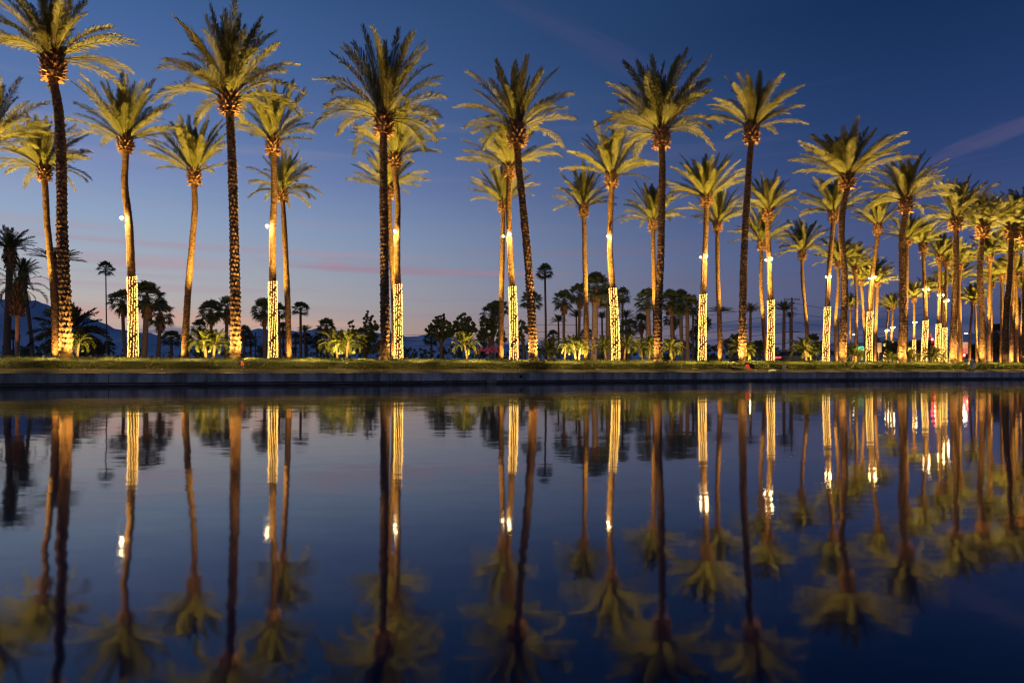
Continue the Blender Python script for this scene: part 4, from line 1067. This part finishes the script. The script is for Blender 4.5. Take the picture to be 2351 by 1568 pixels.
def streetlamp(x, y, Y, label, arm=1.0, banners=False):
    b = at(x, 0, Y); b.z = GZ; h = at(x, y, Y).z-GZ
    o = thing('street_lamp', b, label, 'street lamp', 'street lamps at the far crossing')
    MB().tube([(0, 0, -0.1), (0, 0, h), (arm*0.3, 0, h+0.22), (arm, 0, h+0.2)], [0.11, 0.08, 0.06, 0.05], 8).obj('post', M_METAL, o, True)
    MB().box(arm-0.15, arm+0.45, -0.16, 0.16, h+0.12, h+0.26, 0.04).obj('lamp_head', M_METAL, o)
    MB().ball((arm+0.15, 0, h+0.08), 0.16, 10, 6, (1.3, 1, 0.5)).obj('lamp_glass', M_WHITE, o, True)
    if banners:
        for sx in (-1, 1):
            q = MB(); x0, x1 = (0.12, 0.85) if sx > 0 else (-0.75, -0.12)
            q.box(x0, x1, -0.015, 0.015, h-2.9, h-1.2); q.obj('banner', mat('pale_banner', (0.55, 0.55, 0.42), (0.7, 0.68, 0.5), 3), o)
            MB().tube([(0.0, 0, h-1.17), (sx*0.9, 0, h-1.17)], 0.02, 5).obj('banner_arm', M_METAL, o)
M_WHITE = emat('street_lamp_glass', (1.0, 0.86, 0.6), 22.0)
streetlamp(1951, 769, 125, 'lit street lamp seen beside the seventh dark front palm', 0.6)
streetlamp(2209, 767, 100, 'lit street lamp with pale banners above the large red traffic light', 0.4, True)
point(at(2213, 775, 99), 50, (1.0, 0.85, 0.55), 0.15, 'street_lamp_light')
# green street sign, no readable writing in the photograph
b = at(1967, 0, 118); b.z = GZ; p = at(1977, 800, 118)
o = thing('street_sign', b, 'glowing green street sign on a mast arm left of the ninth wrapped palm', 'street sign')
MB().tube([(0, 0, -0.1), (0, 0, p.z-GZ+1.2), (2.6, 0, p.z-GZ+2.2)], [0.11, 0.09, 0.06], 8).obj('post', M_METAL, o, True)
MB().box(p.x-b.x-0.9, p.x-b.x+0.9, -0.20, -0.10, p.z-GZ-0.35, p.z-GZ+0.35, 0.03).obj('sign_panel', emat('green_lit_sign', (0.10, 0.85, 0.42), 1.5), o)
MB().tube([(1.0, -0.1, p.z-GZ+0.34), (1.0, 0, p.z-GZ+1.6)], 0.03, 6).obj('hanger', M_METAL, o)
# floodlight on a pole by the seventh dark front palm
b = at(1925, 0, 52); b.z = GZ; p = at(1928, 740, 52)
o = thing('floodlight', b, 'unlit square floodlight on a thin pole by the seventh dark front palm', 'floodlight')
MB().tube([(0, 0, -0.1), (0, 0, p.z-GZ)], 0.035, 8).obj('pole', M_METAL, o, True)
hd = MB().box(-0.22, 0.22, -0.10, 0.10, -0.16, 0.16, 0.03).obj('lamp_head', M_METAL, o); hd.location = (0.05, -0.05, p.z-GZ+0.1); hd.rotation_euler = (0.5, 0.5, 0)
# lit box beside the ninth wrapped palm
b = at(2017, 0, 110); b.z = GZ; p = at(2017, 798, 110)
o = thing('street_sign', b, 'small pale upright sign right of the ninth wrapped palm', 'street sign')
MB().tube([(0, 0, -0.1), (0, 0, p.z-GZ+0.6)], 0.06, 8).obj('post', M_METAL, o, True)
MB().box(-0.42, 0.42, -0.16, -0.08, p.z-GZ-0.8, p.z-GZ+0.8, 0.03).obj('sign_panel', mat('pale_panel', (0.5, 0.5, 0.42), (0.65, 0.62, 0.5), 3), o)
# electrical cabinet on legs in front of the right hedge
X, Y, s = wall_hit(2233, 0.62)
o = thing('utility_cabinet', (X, Y, ground_z(0.62)), 'small pale utility cabinet on legs before the hedge at the far right', 'utility cabinet', rz=math.atan2(U.y, U.x))
MB().box(-0.21, 0.21, -0.12, 0.12, 0.22, 0.78, 0.02).obj('cabinet_body', M_BOX, o)
MB().box(-0.23, 0.23, -0.14, 0.14, 0.782, 0.82, 0.012).obj('lid', M_BOX, o)
MB().box(0.14, 0.16, -0.14, -0.122, 0.45, 0.55).obj('handle', M_METAL, o)
for k in (-0.16, 0.16): MB().box(k-0.025, k+0.025, -0.03, 0.03, -0.04, 0.219).obj('leg', M_METAL, o)
# small stump post, rock, black tray light
X, Y, s = wall_hit(1800, 0.70)
o = MB().box(-0.10, 0.10, -0.07, 0.07, -0.03, 0.34, 0.02).obj('concrete_marker', M_ROCK); o.location = (X, Y, ground_z(0.7)); meta(o, 'short pale marker block standing on the wall strip right of the hedge gap', 'marker')
X, Y, s = wall_hit(1773, 0.62)
mb = MB().ball((0, 0, 0.03), 0.22, 12, 8, (1.15, 0.6, 0.42)); rr = random.Random(4); mb.v = [(v[0]+rr.uniform(-.02, .02), v[1]+rr.uniform(-.02, .02), v[2]+rr.uniform(-.015, .015)) for v in mb.v]
o = mb.obj('rock', M_ROCK); o.location = (X, Y, ground_z(0.62)-0.01); meta(o, 'low pale rock lying on the wall strip right of the hedge gap', 'rock')
X, Y, s = wall_hit(1690, 0.95)
o = thing('ground_floodlight', (X, Y, ground_z(0.95)), 'flat black ground floodlight before the hedge below the sixth dark front palm', 'floodlight', rz=0.3)
hd = MB().box(-0.38, 0.38, -0.14, 0.14, -0.04, 0.04, 0.02).obj('lamp_head', M_DARK, o); hd.location = (0, 0, 0.17); hd.rotation_euler = (0.4, 0.12, 0)
MB().tube([(-0.2, 0, -0.03), (-0.2, 0, 0.15)], 0.02, 6).tube([(0.2, 0, -0.03), (0.2, 0, 0.13)], 0.02, 6).obj('bracket', M_DARK, o)
# drain hole in the wall
for x, n in ((1196, 'dark round drain pipe mouth in the pond wall left of the fourth dark front palm'), ):
    X, Y, s = wall_hit(x, 0.0); p = st_(s, -0.006, 0.36)
    o = thing('drain_pipe', p, n, 'drain pipe', rz=math.atan2(U.y, U.x))
    MB().tube([(0, 0.012, 0), (0, -0.02, 0)], [0.085, 0.085], 14).obj('pipe_mouth', M_DARK, o)

# car: passes behind the trunks right of the hedge gap
CY = 76.0
b = at(1815, 0, CY); b.z = GZ+0.004
car = thing('parked_car', b, 'dark grey car behind the hedge right of the seventh wrapped palm, red tail lamp lit', 'car', rz=0.08)
M_CAR = mat('dark_grey_car_paint', (0.10, 0.10, 0.11), (0.12, 0.12, 0.13), 3, 0.3, spec=0.6, metallic=0.4); M_GLS = mat('tinted_glass', (0.01, 0.012, 0.015), None, rough=0.08, spec=0.8)
def prism(outline, w, m_, name, inset=0.0, parent=car):
    mb = MB(); n = len(outline); vs = []
    for sgn, k in ((-1, 1), (1, 1)):
        for (x, z) in outline: vs.append((x, sgn*w, z))
    fs = [tuple(range(n)), tuple(reversed(range(n, 2*n)))] + [(i, n+i, n+(i+1) % n, (i+1) % n) for i in range(n)]
    mb.add(vs, fs); o = mb.obj(name, m_, parent)
    bv = o.modifiers.new('bevel', 'BEVEL'); bv.width = 0.05; bv.segments = 3; bv.limit_method = 'ANGLE'
    return o
prism([(-2.3, 0.35), (-2.35, 0.75), (-2.25, 0.98), (-1.6, 1.04), (1.0, 1.02), (1.9, 0.86), (2.25, 0.70), (2.3, 0.35)], 0.90, M_CAR, 'body')
prism([(-2.0, 1.0), (-1.45, 1.46), (-0.9, 1.52), (0.1, 1.50), (0.95, 1.0)], 0.76, M_GLS, 'windows')
prism([(-1.50, 1.475), (-0.9, 1.56), (0.1, 1.545), (0.30, 1.44), (0.1, 1.49), (-0.9, 1.505)], 0.80, M_CAR, 'roof')
for sx in (-1.45, 1.45):
    for sy in (-0.86, 0.86):
        w_ = MB().tube([(0, -0.11, 0), (0, 0.11, 0)], 0.33, 20).obj('wheel', M_DARK, car, False); w_.location = (sx, sy, 0.33)
        MB().tube([(0, -0.125, 0), (0, 0.125, 0)], 0.19, 14).obj('rim', M_METAL, w_)
M_TAIL = emat('tail_lamp', (1.0, 0.05, 0.06), 3.0)
for sy in (-0.93, 0.93): MB().box(-2.34, -1.55, sy-0.03, sy+0.03, 0.80, 0.93, 0.02).obj('tail_lamp', M_TAIL, car)

# ------------------------------------------------------------------ duck and floating bits
X, Y, s = wall_hit(1130, -0.9)
dk = thing('duck', (X, Y, 0.0), 'small brown duck floating beside the wall below the fourth wrapped palm', 'duck')
M_DUCK = mat('duck_feathers', (0.16, 0.10, 0.06), (0.34, 0.26, 0.18), 18)
mb = MB(); ring = []
prof = [(-0.30, 0.10, 0.015), (-0.22, 0.085, 0.06), (-0.10, 0.06, 0.10), (0.05, 0.055, 0.115), (0.16, 0.07, 0.10), (0.22, 0.13, 0.065), (0.235, 0.20, 0.042), (0.25, 0.25, 0.050), (0.29, 0.26, 0.045), (0.325, 0.25, 0.018), (0.375, 0.243, 0.014), (0.385, 0.242, 0.004)]
mb.tube([(-p[0], 0, p[1]) for p in prof], [p[2] for p in prof], 12)
mb.obj('duck_body', M_DUCK, dk, True)
for sy in (-1, 1): MB().ball((-0.30, sy*0.040, 0.27), 0.008, 6, 4).obj('eye', M_DARK, dk)
dk.rotation_euler = (0, 0, 0.15)
mb = MB(); rng = random.Random(9)
for i in range(90):
    x = rng.uniform(0, 2351); t = -rng.uniform(0.4, 6)**1.0
    X, Y, s = wall_hit(x, t); r = rng.uniform(0.008, 0.030); a = rng.uniform(0, 6.28)
    mb.add([(X-r, Y-r*.4, 0.003), (X+r*.3, Y-r, 0.003), (X+r, Y+r*.3, 0.008), (X-r*.2, Y+r, 0.003)], [(0, 1, 2, 3)])
meta(mb.obj('floating_leaves', mat('floating_leaf', (0.4, 0.28, 0.12), (0.6, 0.5, 0.3), 8)), kind='stuff')

# ------------------------------------------------------------------ render settings
S.view_settings.view_transform = 'Standard'; S.view_settings.look = 'None'; S.view_settings.exposure = 0.0; S.view_settings.gamma = 1.0
S.render.engine = 'CYCLES'
cy = S.cycles
cy.max_bounces = 5; cy.diffuse_bounces = 2; cy.glossy_bounces = 3; cy.transmission_bounces = 2; cy.transparent_max_bounces = 4
cy.sample_clamp_indirect = 3.0; cy.sample_clamp_direct = 0.0
cy.caustics_reflective = False; cy.caustics_refractive = False
cy.use_light_tree = True; cy.use_adaptive_sampling = False
cy.use_denoising = DENOISE
S.render.film_transparent = False
cy.filter_width = 1.2
try: cy.denoiser = 'OPENIMAGEDENOISE'
except Exception: pass
